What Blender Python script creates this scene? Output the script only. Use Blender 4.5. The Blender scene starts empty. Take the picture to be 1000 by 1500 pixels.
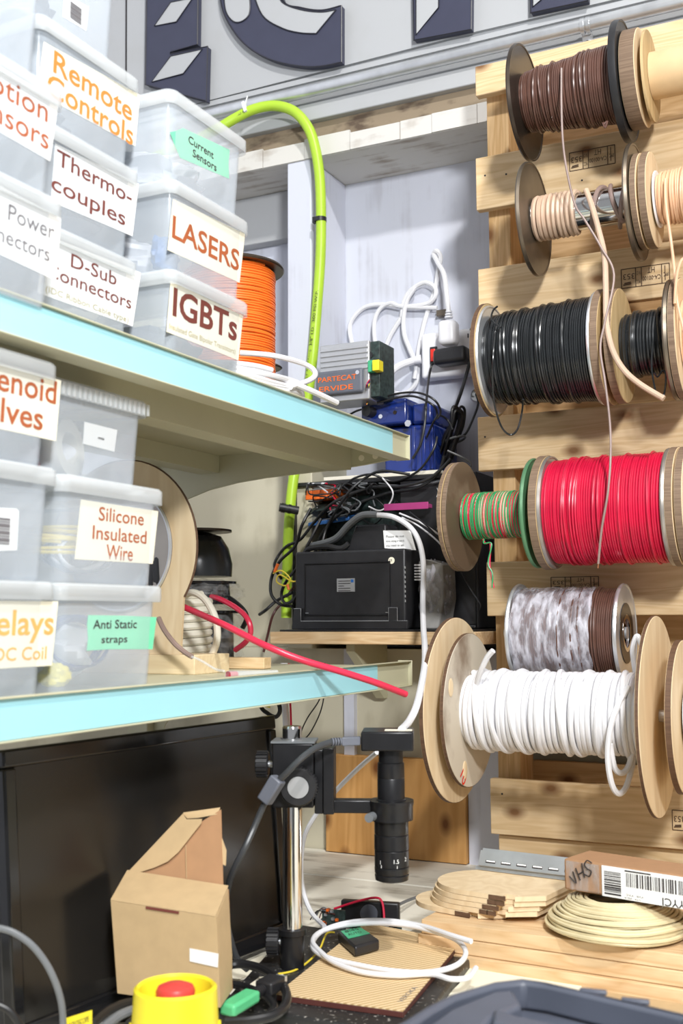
import bpy, bmesh, math, random
from math import pi, sin, cos, radians
from mathutils import Vector, Matrix, noise
from mathutils.geometry import tessellate_polygon

random.seed(7)
SC = bpy.context.scene
COL = SC.collection

# ------------------------------------------------------------------ camera
FPX = 1664.148
YAW, PITCH, ROLL = radians(26.37328), radians(5.36406), radians(-0.28525)
EYE = Vector((0, 0, 1.28))
_f = Vector((-sin(YAW)*cos(PITCH), cos(YAW)*cos(PITCH), sin(PITCH)))
_r0 = Vector((cos(YAW), sin(YAW), 0)); _u0 = _r0.cross(_f)
_r = _r0*cos(ROLL) + _u0*sin(ROLL); _u = -_r0*sin(ROLL) + _u0*cos(ROLL)
cd = bpy.data.cameras.new('camera'); cam = bpy.data.objects.new('camera', cd); COL.objects.link(cam)
cam.matrix_world = Matrix(((_r.x, _u.x, -_f.x, EYE.x), (_r.y, _u.y, -_f.y, EYE.y), (_r.z, _u.z, -_f.z, EYE.z), (0, 0, 0, 1)))
cd.sensor_fit = 'VERTICAL'; cd.sensor_height = 36; cd.sensor_width = 24
cd.lens = FPX/1500*36; cd.clip_start = .05; cd.clip_end = 50
cd.dof.use_dof = True; cd.dof.focus_distance = 1.72; cd.dof.aperture_fstop = 8.0
SC.camera = cam

# ------------------------------------------------------------------ light and exposure
SC.view_settings.view_transform = 'Standard'; SC.view_settings.look = 'None'
SC.view_settings.exposure = 0.0; SC.view_settings.gamma = 1.0
wd = bpy.data.worlds.new('hall_air'); SC.world = wd; wd.use_nodes = True
wd.node_tree.nodes['Background'].inputs[0].default_value = (.95, .97, 1, 1)
wd.node_tree.nodes['Background'].inputs[1].default_value = 0.35


def area(name, loc, target, sx, sy, power, col=(1, 1, 1)):
    l = bpy.data.lights.new(name, 'AREA'); l.shape = 'RECTANGLE'; l.size = sx; l.size_y = sy
    l.energy = power; l.color = col
    o = bpy.data.objects.new(name, l); COL.objects.link(o); o.location = loc
    o.rotation_euler = (Vector(target)-Vector(loc)).to_track_quat('-Z', 'Y').to_euler()
    return o


area('ceiling_lamp_key', (0.75, -0.35, 3.85), (-.5, 1.6, 1.3), .16, .16, 74, (1, .985, .96))
area('added_fill_lamp', (.62, -.45, 2.25), (-.6, 1.4, 1.5), .25, .20, 54, (.97, .985, 1))  # unseen fill light, added near the camera to brighten boxes and pallet

# ------------------------------------------------------------------ helpers: points


def P(px, py, X=None, Y=None, Z=None, D=None):
    d = _r*((px-500)/FPX) - _u*((py-750)/FPX) + _f
    if X is not None: t = (X-EYE.x)/d.x
    elif Y is not None: t = (Y-EYE.y)/d.y
    elif Z is not None: t = (Z-EYE.z)/d.z
    else: t = D
    return EYE + d*t


def smooth(pts, k=6, closed=False):
    pts = [Vector(p) for p in pts]; n = len(pts); out = []
    rng = range(n if closed else n-1)
    for i in rng:
        if closed: p0, p1, p2, p3 = pts[i-1], pts[i], pts[(i+1) % n], pts[(i+2) % n]
        else: p0, p1, p2, p3 = pts[max(i-1, 0)], pts[i], pts[i+1], pts[min(i+2, n-1)]
        for j in range(k):
            t = j/k; t2 = t*t; t3 = t2*t
            out.append(.5*((2*p1)+(p2-p0)*t+(2*p0-5*p1+4*p2-p3)*t2+(3*p1-p0-3*p2+p3)*t3))
    if not closed: out.append(pts[-1])
    return out


def V(*a): return Vector(a)

# ------------------------------------------------------------------ helpers: mesh


class MB:
    def __init__(s): s.v = []; s.f = []

    def add(s, vs, fs):
        o = len(s.v); s.v += [Vector(p) for p in vs]; s.f += [tuple(i+o for i in f) for f in fs]; return s

    def obox(s, c, a, b, d):
        c, a, b, d = Vector(c), Vector(a), Vector(b), Vector(d)
        vs = [c+a*i+b*j+d*k for i in (-1, 1) for j in (-1, 1) for k in (-1, 1)]
        fs = [(0, 1, 3, 2), (4, 6, 7, 5), (0, 4, 5, 1), (2, 3, 7, 6), (0, 2, 6, 4), (1, 5, 7, 3)]
        if a.cross(b).dot(d) < 0: fs = [f[::-1] for f in fs]
        return s.add(vs, fs)

    def box(s, x0, x1, y0, y1, z0, z1):
        return s.obox(((x0+x1)/2, (y0+y1)/2, (z0+z1)/2), ((x1-x0)/2, 0, 0), (0, (y1-y0)/2, 0), (0, 0, (z1-z0)/2))

    def lathe(s, prof, o, axis, n=40, closed=False):
        o = Vector(o); ax = Vector(axis).normalized()
        e1 = ax.orthogonal().normalized(); e2 = ax.cross(e1)
        vs = []; fs = []; m = len(prof)
        for r, h in prof:
            for i in range(n):
                a = 2*pi*i/n; vs.append(o+ax*h+(e1*cos(a)+e2*sin(a))*max(r, 1e-5))
        for j in range(m if closed else m-1):
            j2 = (j+1) % m
            for i in range(n):
                i2 = (i+1) % n; fs.append((j*n+i, j*n+i2, j2*n+i2, j2*n+i))
        return s.add(vs, fs)

    def cyl(s, p0, p1, r0, r1=None, n=28, cap=True):
        p0, p1 = Vector(p0), Vector(p1); L = (p1-p0).length; r1 = r0 if r1 is None else r1
        pr = [(r0, 0), (r1, L)]
        if cap: pr = [(0, 0)]+pr+[(0, L)]
        return s.lathe(pr, p0, p1-p0, n)

    def ring(s, p0, p1, ri, ro, n=48):
        p0, p1 = Vector(p0), Vector(p1); L = (p1-p0).length
        return s.lathe([(ri, 0), (ro, 0), (ro, L), (ri, L)], p0, p1-p0, n, closed=True)

    def tube(s, pts, r, n=8, closed=False, flat=None):
        pts = [Vector(p) for p in pts]; m = len(pts); vs = []; fs = []; nrm = None
        for i, p in enumerate(pts):
            a = pts[i-1] if (i > 0 or closed) else p
            b = pts[(i+1) % m] if (i < m-1 or closed) else p
            t = (b-a)
            t = t.normalized() if t.length > 1e-9 else Vector((0, 0, 1))
            if nrm is None: nrm = t.orthogonal().normalized()
            else:
                nrm = nrm - t*nrm.dot(t)
                nrm = nrm.normalized() if nrm.length > 1e-6 else t.orthogonal().normalized()
            bi = t.cross(nrm); rr = r[i] if isinstance(r, (list, tuple)) else r
            for k in range(n):
                an = 2*pi*k/n
                vs.append(p+(nrm*cos(an)+bi*sin(an)*(flat or 1))*rr)
        for i in range(m if closed else m-1):
            i2 = (i+1) % m
            for k in range(n):
                k2 = (k+1) % n; fs.append((i*n+k, i*n+k2, i2*n+k2, i2*n+k))
        if not closed:
            fs.append(tuple(range(n))[::-1]); fs.append(tuple((m-1)*n+k for k in range(n)))
        return s.add(vs, fs)

    def prism(s, poly, vec, holes=()):
        loops = [[Vector(p) for p in poly]]+[[Vector(p) for p in h] for h in holes]
        vec = Vector(vec); tris = tessellate_polygon(loops)
        flat = [p for l in loops for p in l]; n = len(flat); fs = []
        for t in tris:
            a, b, c = (flat[i] for i in t)
            if (b-a).cross(c-a).dot(vec) < 0: t = t[::-1]
            fs.append(tuple(t[::-1])); fs.append(tuple(i+n for i in t))
        o = 0
        for l in loops:
            m = len(l)
            for i in range(m):
                j = (i+1) % m; fs.append((o+i, o+j, o+j+n, o+i+n))
            o += m
        return s.add(flat+[p+vec for p in flat], fs)

    def blob(s, c, rx, ry, rz, nu=20, nv=12, amp=0., fr=6., seed=0, flatb=False):
        c = Vector(c); vs = []; fs = []
        for j in range(nv+1):
            th = pi*j/nv
            for i in range(nu):
                ph = 2*pi*i/nu; d = Vector((sin(th)*cos(ph), sin(th)*sin(ph), cos(th)))
                k = 1+amp*noise.noise(d*fr+Vector((seed*3.1, seed*1.7, 0)))
                p = Vector((d.x*rx*k, d.y*ry*k, d.z*rz*k))
                if flatb and p.z < -.8*rz: p.z = -.8*rz
                vs.append(c+p)
        for j in range(nv):
            for i in range(nu):
                i2 = (i+1) % nu; fs.append((j*nu+i, (j+1)*nu+i, (j+1)*nu+i2, j*nu+i2))
        return s.add(vs, fs)


def mesh_obj(name, mb, m, loc=(0, 0, 0), parent=None, bevel=0, sharp=35, seg=2):
    loc = Vector(loc)
    me = bpy.data.meshes.new(name)
    me.from_pydata([tuple(p-loc) for p in mb.v], [], mb.f)
    bm = bmesh.new(); bm.from_mesh(me)
    bmesh.ops.remove_doubles(bm, verts=bm.verts, dist=1e-6)
    bmesh.ops.dissolve_degenerate(bm, edges=bm.edges, dist=1e-7)
    bmesh.ops.recalc_face_normals(bm, faces=bm.faces)
    bm.to_mesh(me); bm.free()
    me.shade_smooth(); me.set_sharp_from_angle(angle=radians(sharp))
    o = bpy.data.objects.new(name, me); COL.objects.link(o)
    if m: me.materials.append(m)
    if bevel:
        b = o.modifiers.new('bevel', 'BEVEL'); b.width = bevel; b.segments = seg; b.limit_method = 'ANGLE'; b.angle_limit = radians(40)
    if parent: o.parent = parent
    else: o.location = loc
    return o


def tag(o, label, cat, group=None):
    o['label'] = label; o['category'] = cat
    if group: o['group'] = group
    return o


def thing(name, label, cat, loc, group=None):
    o = bpy.data.objects.new(name, None); COL.objects.link(o); o.location = loc; o.empty_display_size = .02
    return tag(o, label, cat, group)


def root_of(p):
    off = Vector((0, 0, 0))
    while p: off += Vector(p.location); p = p.parent
    return off


def part(name, mb, m, parent, bevel=0, label=None, **k):
    o = mesh_obj(name, mb, m, root_of(parent), parent, bevel, **k)
    if label: o['label'] = label
    return o


def single(name, mb, m, label, cat, base=None, group=None, bevel=0, **k):
    if base is None:
        xs = [p.x for p in mb.v]; ys = [p.y for p in mb.v]; zs = [p.z for p in mb.v]
        base = ((min(xs)+max(xs))/2, (min(ys)+max(ys))/2, min(zs))
    return tag(mesh_obj(name, mb, m, base, None, bevel, **k), label, cat, group)


def struct(name, mb, m, bevel=0):
    o = mesh_obj(name, mb, m, (0, 0, 0), None, bevel); o['kind'] = 'structure'; return o


_txt = {}


def text2d(s, bold=0.0):
    """flat letter shapes: height of a capital = 1, left edge at 0; returns verts, faces, width"""
    if (s, bold) in _txt: return _txt[(s, bold)]
    c = bpy.data.curves.new('t', 'FONT'); c.body = s; c.size = 1; c.resolution_u = 3; c.offset = bold
    o = bpy.data.objects.new('t', c); COL.objects.link(o)
    dg = bpy.context.evaluated_depsgraph_get(); me = bpy.data.meshes.new_from_object(o.evaluated_get(dg))
    vs = [(p.co.x, p.co.y) for p in me.vertices]; fs = [tuple(f.vertices) for f in me.polygons]
    bpy.data.objects.remove(o); bpy.data.curves.remove(c); bpy.data.meshes.remove(me)
    if not vs: return [], [], 1
    x0 = min(p[0] for p in vs); x1 = max(p[0] for p in vs)
    k = 1/.70
    vs = [((x-x0)*k, y*k) for x, y in vs]
    _txt[(s, bold)] = (vs, fs, (x1-x0)*k); return _txt[(s, bold)]


def put_text(mb, s, o, right, up, h, width=None, bold=0., lift=None, fn=None):
    vs, fs, w = text2d(s, bold); right = Vector(right).normalized(); up = Vector(up).normalized()
    n = right.cross(up) if lift is None else Vector(lift)
    sx = (width/w) if width else h
    pts = [Vector(o)+right*(x*sx)+up*(y*h)+n*0 for x, y in vs]
    if fn: pts = [fn(p) for p in pts]
    mb.add(pts, fs); return mb

# ------------------------------------------------------------------ helpers: materials


def nt(name):
    m = bpy.data.materials.new(name); m.use_nodes = True
    t = m.node_tree; b = t.nodes['Principled BSDF']; return m, t, b


def N(t, ty, **k):
    n = t.nodes.new(ty)
    for a, v in k.items(): setattr(n, a, v)
    return n


def ramp(t, stops):
    r = N(t, 'ShaderNodeValToRGB'); e = r.color_ramp.elements
    while len(e) < len(stops): e.new(.5)
    for i, (p, c) in enumerate(stops):
        e[i].position = p; e[i].color = (*c, 1) if len(c) == 3 else c
    return r


def plain(name, c, rough=.5, metal=0., var=.12, scale=40, bump=0., coat=0., alpha=1., spec=.5):
    m, t, b = nt(name)
    tc = N(t, 'ShaderNodeTexCoord'); n = N(t, 'ShaderNodeTexNoise'); n.inputs['Scale'].default_value = scale; n.inputs['Detail'].default_value = 4
    t.links.new(tc.outputs['Object'], n.inputs['Vector'])
    lo = tuple(max(0, x*(1-var)) for x in c); hi = tuple(min(1, x*(1+var*.6)) for x in c)
    r = ramp(t, [(.3, lo), (.7, hi)]); t.links.new(n.outputs['Fac'], r.inputs[0]); t.links.new(r.outputs[0], b.inputs['Base Color'])
    b.inputs['Roughness'].default_value = rough; b.inputs['Metallic'].default_value = metal
    b.inputs['Specular IOR Level'].default_value = spec
    if coat: b.inputs['Coat Weight'].default_value = coat
    if bump:
        bp = N(t, 'ShaderNodeBump'); bp.inputs['Strength'].default_value = bump; bp.inputs['Distance'].default_value = .002
        t.links.new(n.outputs['Fac'], bp.inputs['Height']); t.links.new(bp.outputs[0], b.inputs['Normal'])
    if alpha < 1:
        tr = N(t, 'ShaderNodeBsdfTransparent'); mx = N(t, 'ShaderNodeMixShader'); mx.inputs[0].default_value = alpha
        t.links.new(tr.outputs[0], mx.inputs[1]); t.links.new(b.outputs[0], mx.inputs[2])
        t.links.new(mx.outputs[0], t.nodes['Material Output'].inputs[0])
    return m


def wood(name, c1, c2, axis='X', rings=14, knots=True, rough=.6, dirt=0.):
    m, t, b = nt(name)
    tc = N(t, 'ShaderNodeTexCoord'); mp = N(t, 'ShaderNodeMapping')
    s = {'X': (1.0, rings, rings), 'Y': (rings, 1.0, rings), 'Z': (rings, rings, 1.0)}[axis]
    mp.inputs['Scale'].default_value = s; t.links.new(tc.outputs['Object'], mp.inputs[0])
    n1 = N(t, 'ShaderNodeTexNoise'); n1.inputs['Scale'].default_value = 2.2; n1.inputs['Detail'].default_value = 3; n1.inputs['Distortion'].default_value = .6
    t.links.new(mp.outputs[0], n1.inputs['Vector'])
    w = N(t, 'ShaderNodeMath', operation='MULTIPLY'); w.inputs[1].default_value = 9; t.links.new(n1.outputs['Fac'], w.inputs[0])
    fr = N(t, 'ShaderNodeMath', operation='PINGPONG'); fr.inputs[1].default_value = .5; t.links.new(w.outputs[0], fr.inputs[0])
    n2 = N(t, 'ShaderNodeTexNoise'); n2.inputs['Scale'].default_value = 14; n2.inputs['Detail'].default_value = 5; t.links.new(mp.outputs[0], n2.inputs['Vector'])
    ad = N(t, 'ShaderNodeMath', operation='MULTIPLY_ADD'); ad.inputs[1].default_value = .9; t.links.new(fr.outputs[0], ad.inputs[0]); 
    sc = N(t, 'ShaderNodeMath', operation='MULTIPLY'); sc.inputs[1].default_value = .6; t.links.new(n2.outputs['Fac'], sc.inputs[0]); t.links.new(sc.outputs[0], ad.inputs[2])
    r = ramp(t, [(.22, c1), (.85, c2)]); t.links.new(ad.outputs[0], r.inputs[0])
    out = r.outputs[0]
    if knots:
        vo = N(t, 'ShaderNodeTexVoronoi'); vo.inputs['Scale'].default_value = 1; vo.voronoi_dimensions = '2D'
        mp2 = N(t, 'ShaderNodeMapping'); k = {'X': (5.5, 9, 9), 'Y': (9, 5.5, 9), 'Z': (9, 9, 5.5)}[axis]; mp2.inputs['Scale'].default_value = (k[0], k[2], 1); sx_ = N(t, 'ShaderNodeSeparateXYZ'); cx_ = N(t, 'ShaderNodeCombineXYZ'); t.links.new(tc.outputs['Object'], sx_.inputs[0]); t.links.new(sx_.outputs[0], cx_.inputs[0]); t.links.new(sx_.outputs[2], cx_.inputs[1])
        t.links.new(cx_.outputs[0], mp2.inputs[0]); t.links.new(mp2.outputs[0], vo.inputs['Vector'])
        kr = ramp(t, [(.03, (1, 1, 1)), (.13, (0, 0, 0))]); t.links.new(vo.outputs['Distance'], kr.inputs[0])
        mx = N(t, 'ShaderNodeMixRGB'); mx.inputs[2].default_value = (c2[0]*.35, c2[1]*.25, c2[2]*.2, 1)
        t.links.new(kr.outputs[0], mx.inputs[0]); t.links.new(out, mx.inputs[1]); out = mx.outputs[0]
    if dirt:
        nd = N(t, 'ShaderNodeTexNoise'); nd.inputs['Scale'].default_value = 9; nd.inputs['Detail'].default_value = 6; t.links.new(tc.outputs['Object'], nd.inputs['Vector'])
        dr = ramp(t, [(.52, (0, 0, 0)), (.68, (dirt,)*3)]); t.links.new(nd.outputs['Fac'], dr.inputs[0])
        mx = N(t, 'ShaderNodeMixRGB'); mx.inputs[2].default_value = (.12, .09, .06, 1)
        t.links.new(dr.outputs[0], mx.inputs[0]); t.links.new(out, mx.inputs[1]); out = mx.outputs[0]
    t.links.new(out, b.inputs['Base Color']); b.inputs['Roughness'].default_value = rough; b.inputs['Specular IOR Level'].default_value = .3
    bp = N(t, 'ShaderNodeBump'); bp.inputs['Strength'].default_value = .15; bp.inputs['Distance'].default_value = .001
    t.links.new(ad.outputs[0], bp.inputs['Height']); t.links.new(bp.outputs[0], b.inputs['Normal'])
    return m


def painted(name, c, streak=(.5, .47, .42), amt=.25, scale=(30, 30, 2), rough=.6, bump=.3):
    m, t, b = nt(name)
    tc = N(t, 'ShaderNodeTexCoord'); mp = N(t, 'ShaderNodeMapping'); mp.inputs['Scale'].default_value = scale
    t.links.new(tc.outputs['Object'], mp.inputs[0]); n = N(t, 'ShaderNodeTexNoise'); n.inputs['Scale'].default_value = 2; n.inputs['Detail'].default_value = 6
    t.links.new(mp.outputs[0], n.inputs['Vector'])
    n2 = N(t, 'ShaderNodeTexNoise'); n2.inputs['Scale'].default_value = 14; n2.inputs['Detail'].default_value = 8; t.links.new(tc.outputs['Object'], n2.inputs['Vector'])
    mu = N(t, 'ShaderNodeMath', operation='MULTIPLY'); t.links.new(n.outputs['Fac'], mu.inputs[0]); t.links.new(n2.outputs['Fac'], mu.inputs[1])
    r = ramp(t, [(.27, (0, 0, 0)), (.42, (amt,)*3)]); t.links.new(mu.outputs[0], r.inputs[0])
    mx = N(t, 'ShaderNodeMixRGB'); mx.inputs[1].default_value = (*c, 1); mx.inputs[2].default_value = (*streak, 1); t.links.new(r.outputs[0], mx.inputs[0])
    t.links.new(mx.outputs[0], b.inputs['Base Color']); b.inputs['Roughness'].default_value = rough
    bp = N(t, 'ShaderNodeBump'); bp.inputs['Strength'].default_value = bump; bp.inputs['Distance'].default_value = .002
    t.links.new(mu.outputs[0], bp.inputs['Height']); t.links.new(bp.outputs[0], b.inputs['Normal'])
    return m


M = {}
M['pine'] = wood('pine', (.80, .60, .36), (.64, .44, .225), 'X', 12)
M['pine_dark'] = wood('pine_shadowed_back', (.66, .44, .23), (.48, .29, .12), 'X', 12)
M['pine_z'] = wood('pine_upright', (.74, .51, .27), (.56, .34, .14), 'Z', 12)
M['ply'] = wood('pale_plywood', (.80, .64, .42), (.70, .53, .32), 'Z', 5, knots=False)
M['ply_edge'] = wood('plywood_edge', (.15, .085, .05), (.09, .05, .03), 'X', 30, knots=False)
M['edge_brown'] = wood('brown_disc_edge', (.26, .18, .12), (.16, .105, .07), 'X', 30, knots=False)
M['disc_tan'] = wood('tan_hardboard', (.60, .44, .23), (.46, .32, .15), 'Z', 6, knots=False, dirt=.3)
M['ply_warm'] = wood('orange_plywood', (.62, .34, .12), (.48, .24, .07), 'Z', 5)
M['plank'] = wood('pale_plank', (.78, .58, .35), (.60, .38, .19), 'X', 16, knots=False, dirt=.35)
M['plank_end'] = wood('pale_block', (.80, .66, .42), (.70, .54, .32), 'X', 10, knots=False)
M['bronze'] = plain('dark_bronze_sheet', (.075, .058, .045), .35, .75, .3, 12)
M['steel_disc'] = plain('dull_steel', (.20, .165, .125), .38, .8, .35, 10)
M['zinc'] = plain('zinc', (.66, .68, .70), .3, .7, .12, 30)
M['chrome'] = plain('chrome', (.78, .78, .78), .12, 1., .05, 20)
M['blackplastic'] = plain('black_plastic', (.018, .018, .02), .42, 0, .2, 60, .1)
M['blackgloss'] = plain('gloss_black', (.01, .01, .011), .12, 0, .1, 20)
M['screen'] = plain('screen_black', (.014, .013, .012), .22, 0, .25, 4)
M['blackmetal'] = plain('black_anodised', (.016, .016, .018), .34, .3, .2, 50)
M['blackcable'] = plain('black_cable', (.012, .012, .013), .4, 0, .2, 40)
M['greycable'] = plain('grey_cable', (.16, .17, .18), .4, 0, .1, 40)
M['whitecable'] = plain('white_cable', (.78, .78, .80), .38, 0, .04, 40)
M['creamcable'] = plain('cream_cable', (.80, .76, .64), .45, 0, .06, 40)
M['whiteplastic'] = plain('white_plastic', (.84, .84, .87), .35, 0, .03, 40)
M['brownwire'] = plain('brown_wire', (.115, .055, .040), .32, 0, .25, 30)
M['browngrey'] = plain('taupe_wire', (.27, .19, .165), .4, 0, .15, 30)
M['tanwire'] = plain('tan_wire', (.60, .43, .31), .42, 0, .15, 30)
M['peachwire'] = plain('peach_wire', (.74, .46, .28), .4, 0, .15, 30)
M['blackwire'] = plain('black_wire', (.018, .020, .022), .25, 0, .3, 30)
M['redwire'] = plain('red_wire', (.60, .010, .050), .34, 0, .15, 30)
M['greenwire'] = plain('green_wire', (.03, .30, .10), .35, 0, .15, 30)
M['orangewire'] = plain('orange_wire', (.90, .19, .02), .4, 0, .12, 30)
M['pinkcable'] = plain('red_battery_cable', (.74, .035, .085), .3, 0, .1, 20)
M['yellowwire'] = plain('yellow_wire', (.80, .62, .05), .4, 0, .1, 30)
M['beigecoil'] = plain('beige_wire', (.72, .62, .38), .38, 0, .15, 30)
M['copper'] = plain('copper', (.75, .33, .17), .3, 1., .1, 30)
M['beige_steel'] = plain('beige_enamel', (.55, .53, .37), .42, 0, .05, 8)
M['blue_strip'] = plain('light_blue_label_strip', (.36, .70, .78), .35, 0, .04, 8)
M['hose'] = plain('lime_hose', (.42, .64, .04), .4, 0, .06, 20)
M['box_clear'] = plain('frosted_clear_plastic', (.72, .79, .86), .2, 0, .05, 14, .1, alpha=.30)
M['box_lid'] = plain('frosted_lid', (.88, .92, .94), .22, 0, .04, 14, .1, alpha=.34)
M['paper'] = plain('white_paper', (.88, .88, .86), .7, 0, .02, 20)
M['paper_cream'] = plain('cream_paper', (.88, .83, .66), .7, 0, .02, 20)
M['tape_green'] = plain('green_masking_tape', (.18, .72, .42), .6, 0, .06, 30)
M['ink_brown'] = plain('maroon_ink', (.17, .04, .03), .6, 0, .1, 20)
M['ink_rust'] = plain('rust_ink', (.40, .10, .03), .6, 0, .1, 20)
M['ink_orange'] = plain('orange_ink', (.74, .24, .04), .6, 0, .1, 20)
M['ink_ochre'] = plain('ochre_ink', (.80, .42, .12), .6, 0, .1, 20)
M['ink_grey'] = plain('grey_ink', (.16, .15, .16), .6, 0, .1, 20)
M['ink_olive'] = plain('pale_olive_ink', (.40, .36, .20), .6, 0, .1, 20)
M['ink'] = plain('black_ink', (.03, .025, .025), .6, 0, .2, 20)
M['stamp'] = plain('stamp_ink', (.10, .055, .03), .7, 0, .3, 90)
M['navy'] = plain('navy_letter', (.042, .045, .078), .5, 0, .06, 30)
M['navy_edge'] = plain('navy_letter_edge', (.02, .02, .03), .4, 0, .06, 30)
M['signwhite'] = painted('sign_panel_paint', (.43, .44, .45), (.38, .38, .37), .25, (6, 6, 6), .6, .05)
M['wallwhite'] = painted('white_wall_paint', (.62, .64, .72), (.45, .45, .50), .5, (40, 40, 1.5), .65, .25)
M['wallbeige'] = painted('beige_wall_paint', (.56, .52, .39), (.34, .30, .20), .45, (12, 12, 2), .65, .2)  # lower wall paint; also carries the warm shade under the shelf
M['rough_white'] = painted('flaking_white_paint', (.66, .64, .60), (.30, .24, .18), .8, (3, 30, 18), .75, .8)
M['mortar'] = painted('bare_board', (.27, .21, .14), (.09, .06, .04), .9, (12, 30, 30), .8, .8)
M['bench'] = painted('worn_white_plank_paint', (.80, .76, .65), (.30, .25, .18), .75, (2.5, 26, 20), .7, .6)
M['cardboard'] = plain('kraft_card', (.52, .37, .20), .75, 0, .06, 60)
M['cardboard_in'] = plain('brown_card_inside', (.40, .22, .11), .8, 0, .06, 60)
M['yellow'] = plain('yellow_plastic', (.88, .74, .03), .35, 0, .04, 20)
M['redbutton'] = plain('red_button', (.66, .06, .05), .4, 0, .06, 20)
M['greycase'] = plain('slate_plastic', (.085, .095, .125), .42, 0, .15, 12, .1)
M['blue'] = plain('blue_enamel', (.010, .030, .20), .22, 0, .15, 14, coat=.4)
M['alu'] = plain('ribbed_aluminium', (.60, .61, .62), .38, .7, .05, 20)
M['plategrey'] = plain('slate_plate', (.13, .14, .17), .45, 0, .1, 20)
M['magenta'] = plain('magenta_plastic', (.36, .04, .17), .4, 0, .1, 20)
M['orange'] = plain('orange_plastic', (.85, .16, .02), .4, 0, .1, 20)
M['greenplastic'] = plain('green_plastic', (.06, .45, .22), .45, 0, .1, 20)
M['pcb'] = plain('dark_circuit_board', (.03, .05, .045), .45, 0, .8, 160)
M['bluepcb'] = plain('blue_tray', (.03, .14, .42), .4, 0, .2, 20)


def film(name, lo, hi, sc_, tint=(.93, .94, 1)):
    m, t, b = nt(name); t.nodes.remove(b); tc = N(t, 'ShaderNodeTexCoord')
    n = N(t, 'ShaderNodeTexNoise'); n.inputs['Scale'].default_value = sc_; n.inputs['Detail'].default_value = 7; n.inputs['Distortion'].default_value = .3
    mpf = N(t, 'ShaderNodeMapping'); mpf.inputs['Scale'].default_value = (2.6, .8, .8); t.links.new(tc.outputs['Object'], mpf.inputs[0]); t.links.new(mpf.outputs[0], n.inputs['Vector'])
    r = ramp(t, [(.40, (lo,)*3), (.62, (hi,)*3)]); t.links.new(n.outputs['Fac'], r.inputs[0])
    bp = N(t, 'ShaderNodeBump'); bp.inputs['Strength'].default_value = 1; bp.inputs['Distance'].default_value = .004; t.links.new(n.outputs['Fac'], bp.inputs['Height'])
    g = N(t, 'ShaderNodeBsdfPrincipled'); g.inputs['Base Color'].default_value = (*tint, 1); g.inputs['Roughness'].default_value = .18; g.inputs['Coat Weight'].default_value = 1; t.links.new(bp.outputs[0], g.inputs['Normal'])
    tr = N(t, 'ShaderNodeBsdfTransparent'); mx = N(t, 'ShaderNodeMixShader'); t.links.new(r.outputs[0], mx.inputs[0]); t.links.new(tr.outputs[0], mx.inputs[1]); t.links.new(g.outputs[0], mx.inputs[2])
    t.links.new(mx.outputs[0], t.nodes['Material Output'].inputs[0]); return m


M['film'] = film('clear_film', .16, .60, 42, (.90, .90, 1)); M['bagfilm'] = film('smoky_bag', .05, .30, 30, (.6, .6, .6))
M['darkgrey'] = plain('charcoal_cable', (.045, .048, .052), .38, 0, .15, 40)
M['beltgrey'] = plain('grey_filter', (.36, .35, .33), .5, 0, .2, 60)
M['redlamp'] = plain('red_switch', (.75, .03, .015), .25, 0, .05, 20)
M['disc_aged'] = painted('aged_hardboard', (.12, .08, .05), (.27, .21, .145), .85, (5, 5, 9), .42, .1)
M['disc_worn'] = painted('worn_whitish_disc', (.60, .53, .42), (.20, .13, .08), .9, (4, 5, 3), .5, .1)
M['floor'] = plain('concrete', (.35, .34, .32), .6, 0, .15, 4, .2)
M['ceilpaint'] = plain('ceiling_paint', (.7, .7, .7), .8, 0, .03, 4)
M['tubecard'] = plain('card_tube', (.66, .47, .26), .7, 0, .08, 30)
M['darkred'] = plain('oxblood_edge', (.10, .03, .025), .5, 0, .15, 40)
M['greydisc'] = plain('grey_flange', (.38, .35, .32), .3, .6, .15, 10)
M['greenflange'] = plain('green_enamel_disc', (.10, .24, .12), .35, .2, .2, 14)
M['plug_green'] = plain('green_sleeve', (.10, .50, .22), .45, 0, .1, 20)
M['brownsleeve'] = plain('mauve_sleeve', (.30, .21, .18), .4, 0, .1, 20)


def corrugated():
    m, t, b = nt('ribbed_tan_board'); tc = N(t, 'ShaderNodeTexCoord')
    w = N(t, 'ShaderNodeTexWave'); w.wave_type = 'BANDS'; w.bands_direction = 'X'; w.inputs['Scale'].default_value = 50
    mp = N(t, 'ShaderNodeMapping'); mp.inputs['Rotation'].default_value = (0, 0, radians(32))
    t.links.new(tc.outputs['Object'], mp.inputs[0]); t.links.new(mp.outputs[0], w.inputs['Vector'])
    r = ramp(t, [(.2, (.54, .36, .17)), (.8, (.82, .63, .37))]); t.links.new(w.outputs['Fac'], r.inputs[0])
    n = N(t, 'ShaderNodeTexNoise'); n.inputs['Scale'].default_value = 11; n.inputs['Detail'].default_value = 5; t.links.new(tc.outputs['Object'], n.inputs['Vector'])
    dr = ramp(t, [(.66, (0, 0, 0)), (.78, (.6,)*3)]); t.links.new(n.outputs['Fac'], dr.inputs[0])
    mx = N(t, 'ShaderNodeMixRGB'); mx.inputs[2].default_value = (.25, .13, .06, 1); t.links.new(dr.outputs[0], mx.inputs[0]); t.links.new(r.outputs[0], mx.inputs[1])
    t.links.new(mx.outputs[0], b.inputs['Base Color']); b.inputs['Roughness'].default_value = .7
    bp = N(t, 'ShaderNodeBump'); bp.inputs['Strength'].default_value = .4; bp.inputs['Distance'].default_value = .0008
    t.links.new(w.outputs['Fac'], bp.inputs['Height']); t.links.new(bp.outputs[0], b.inputs['Normal']); return m


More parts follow.
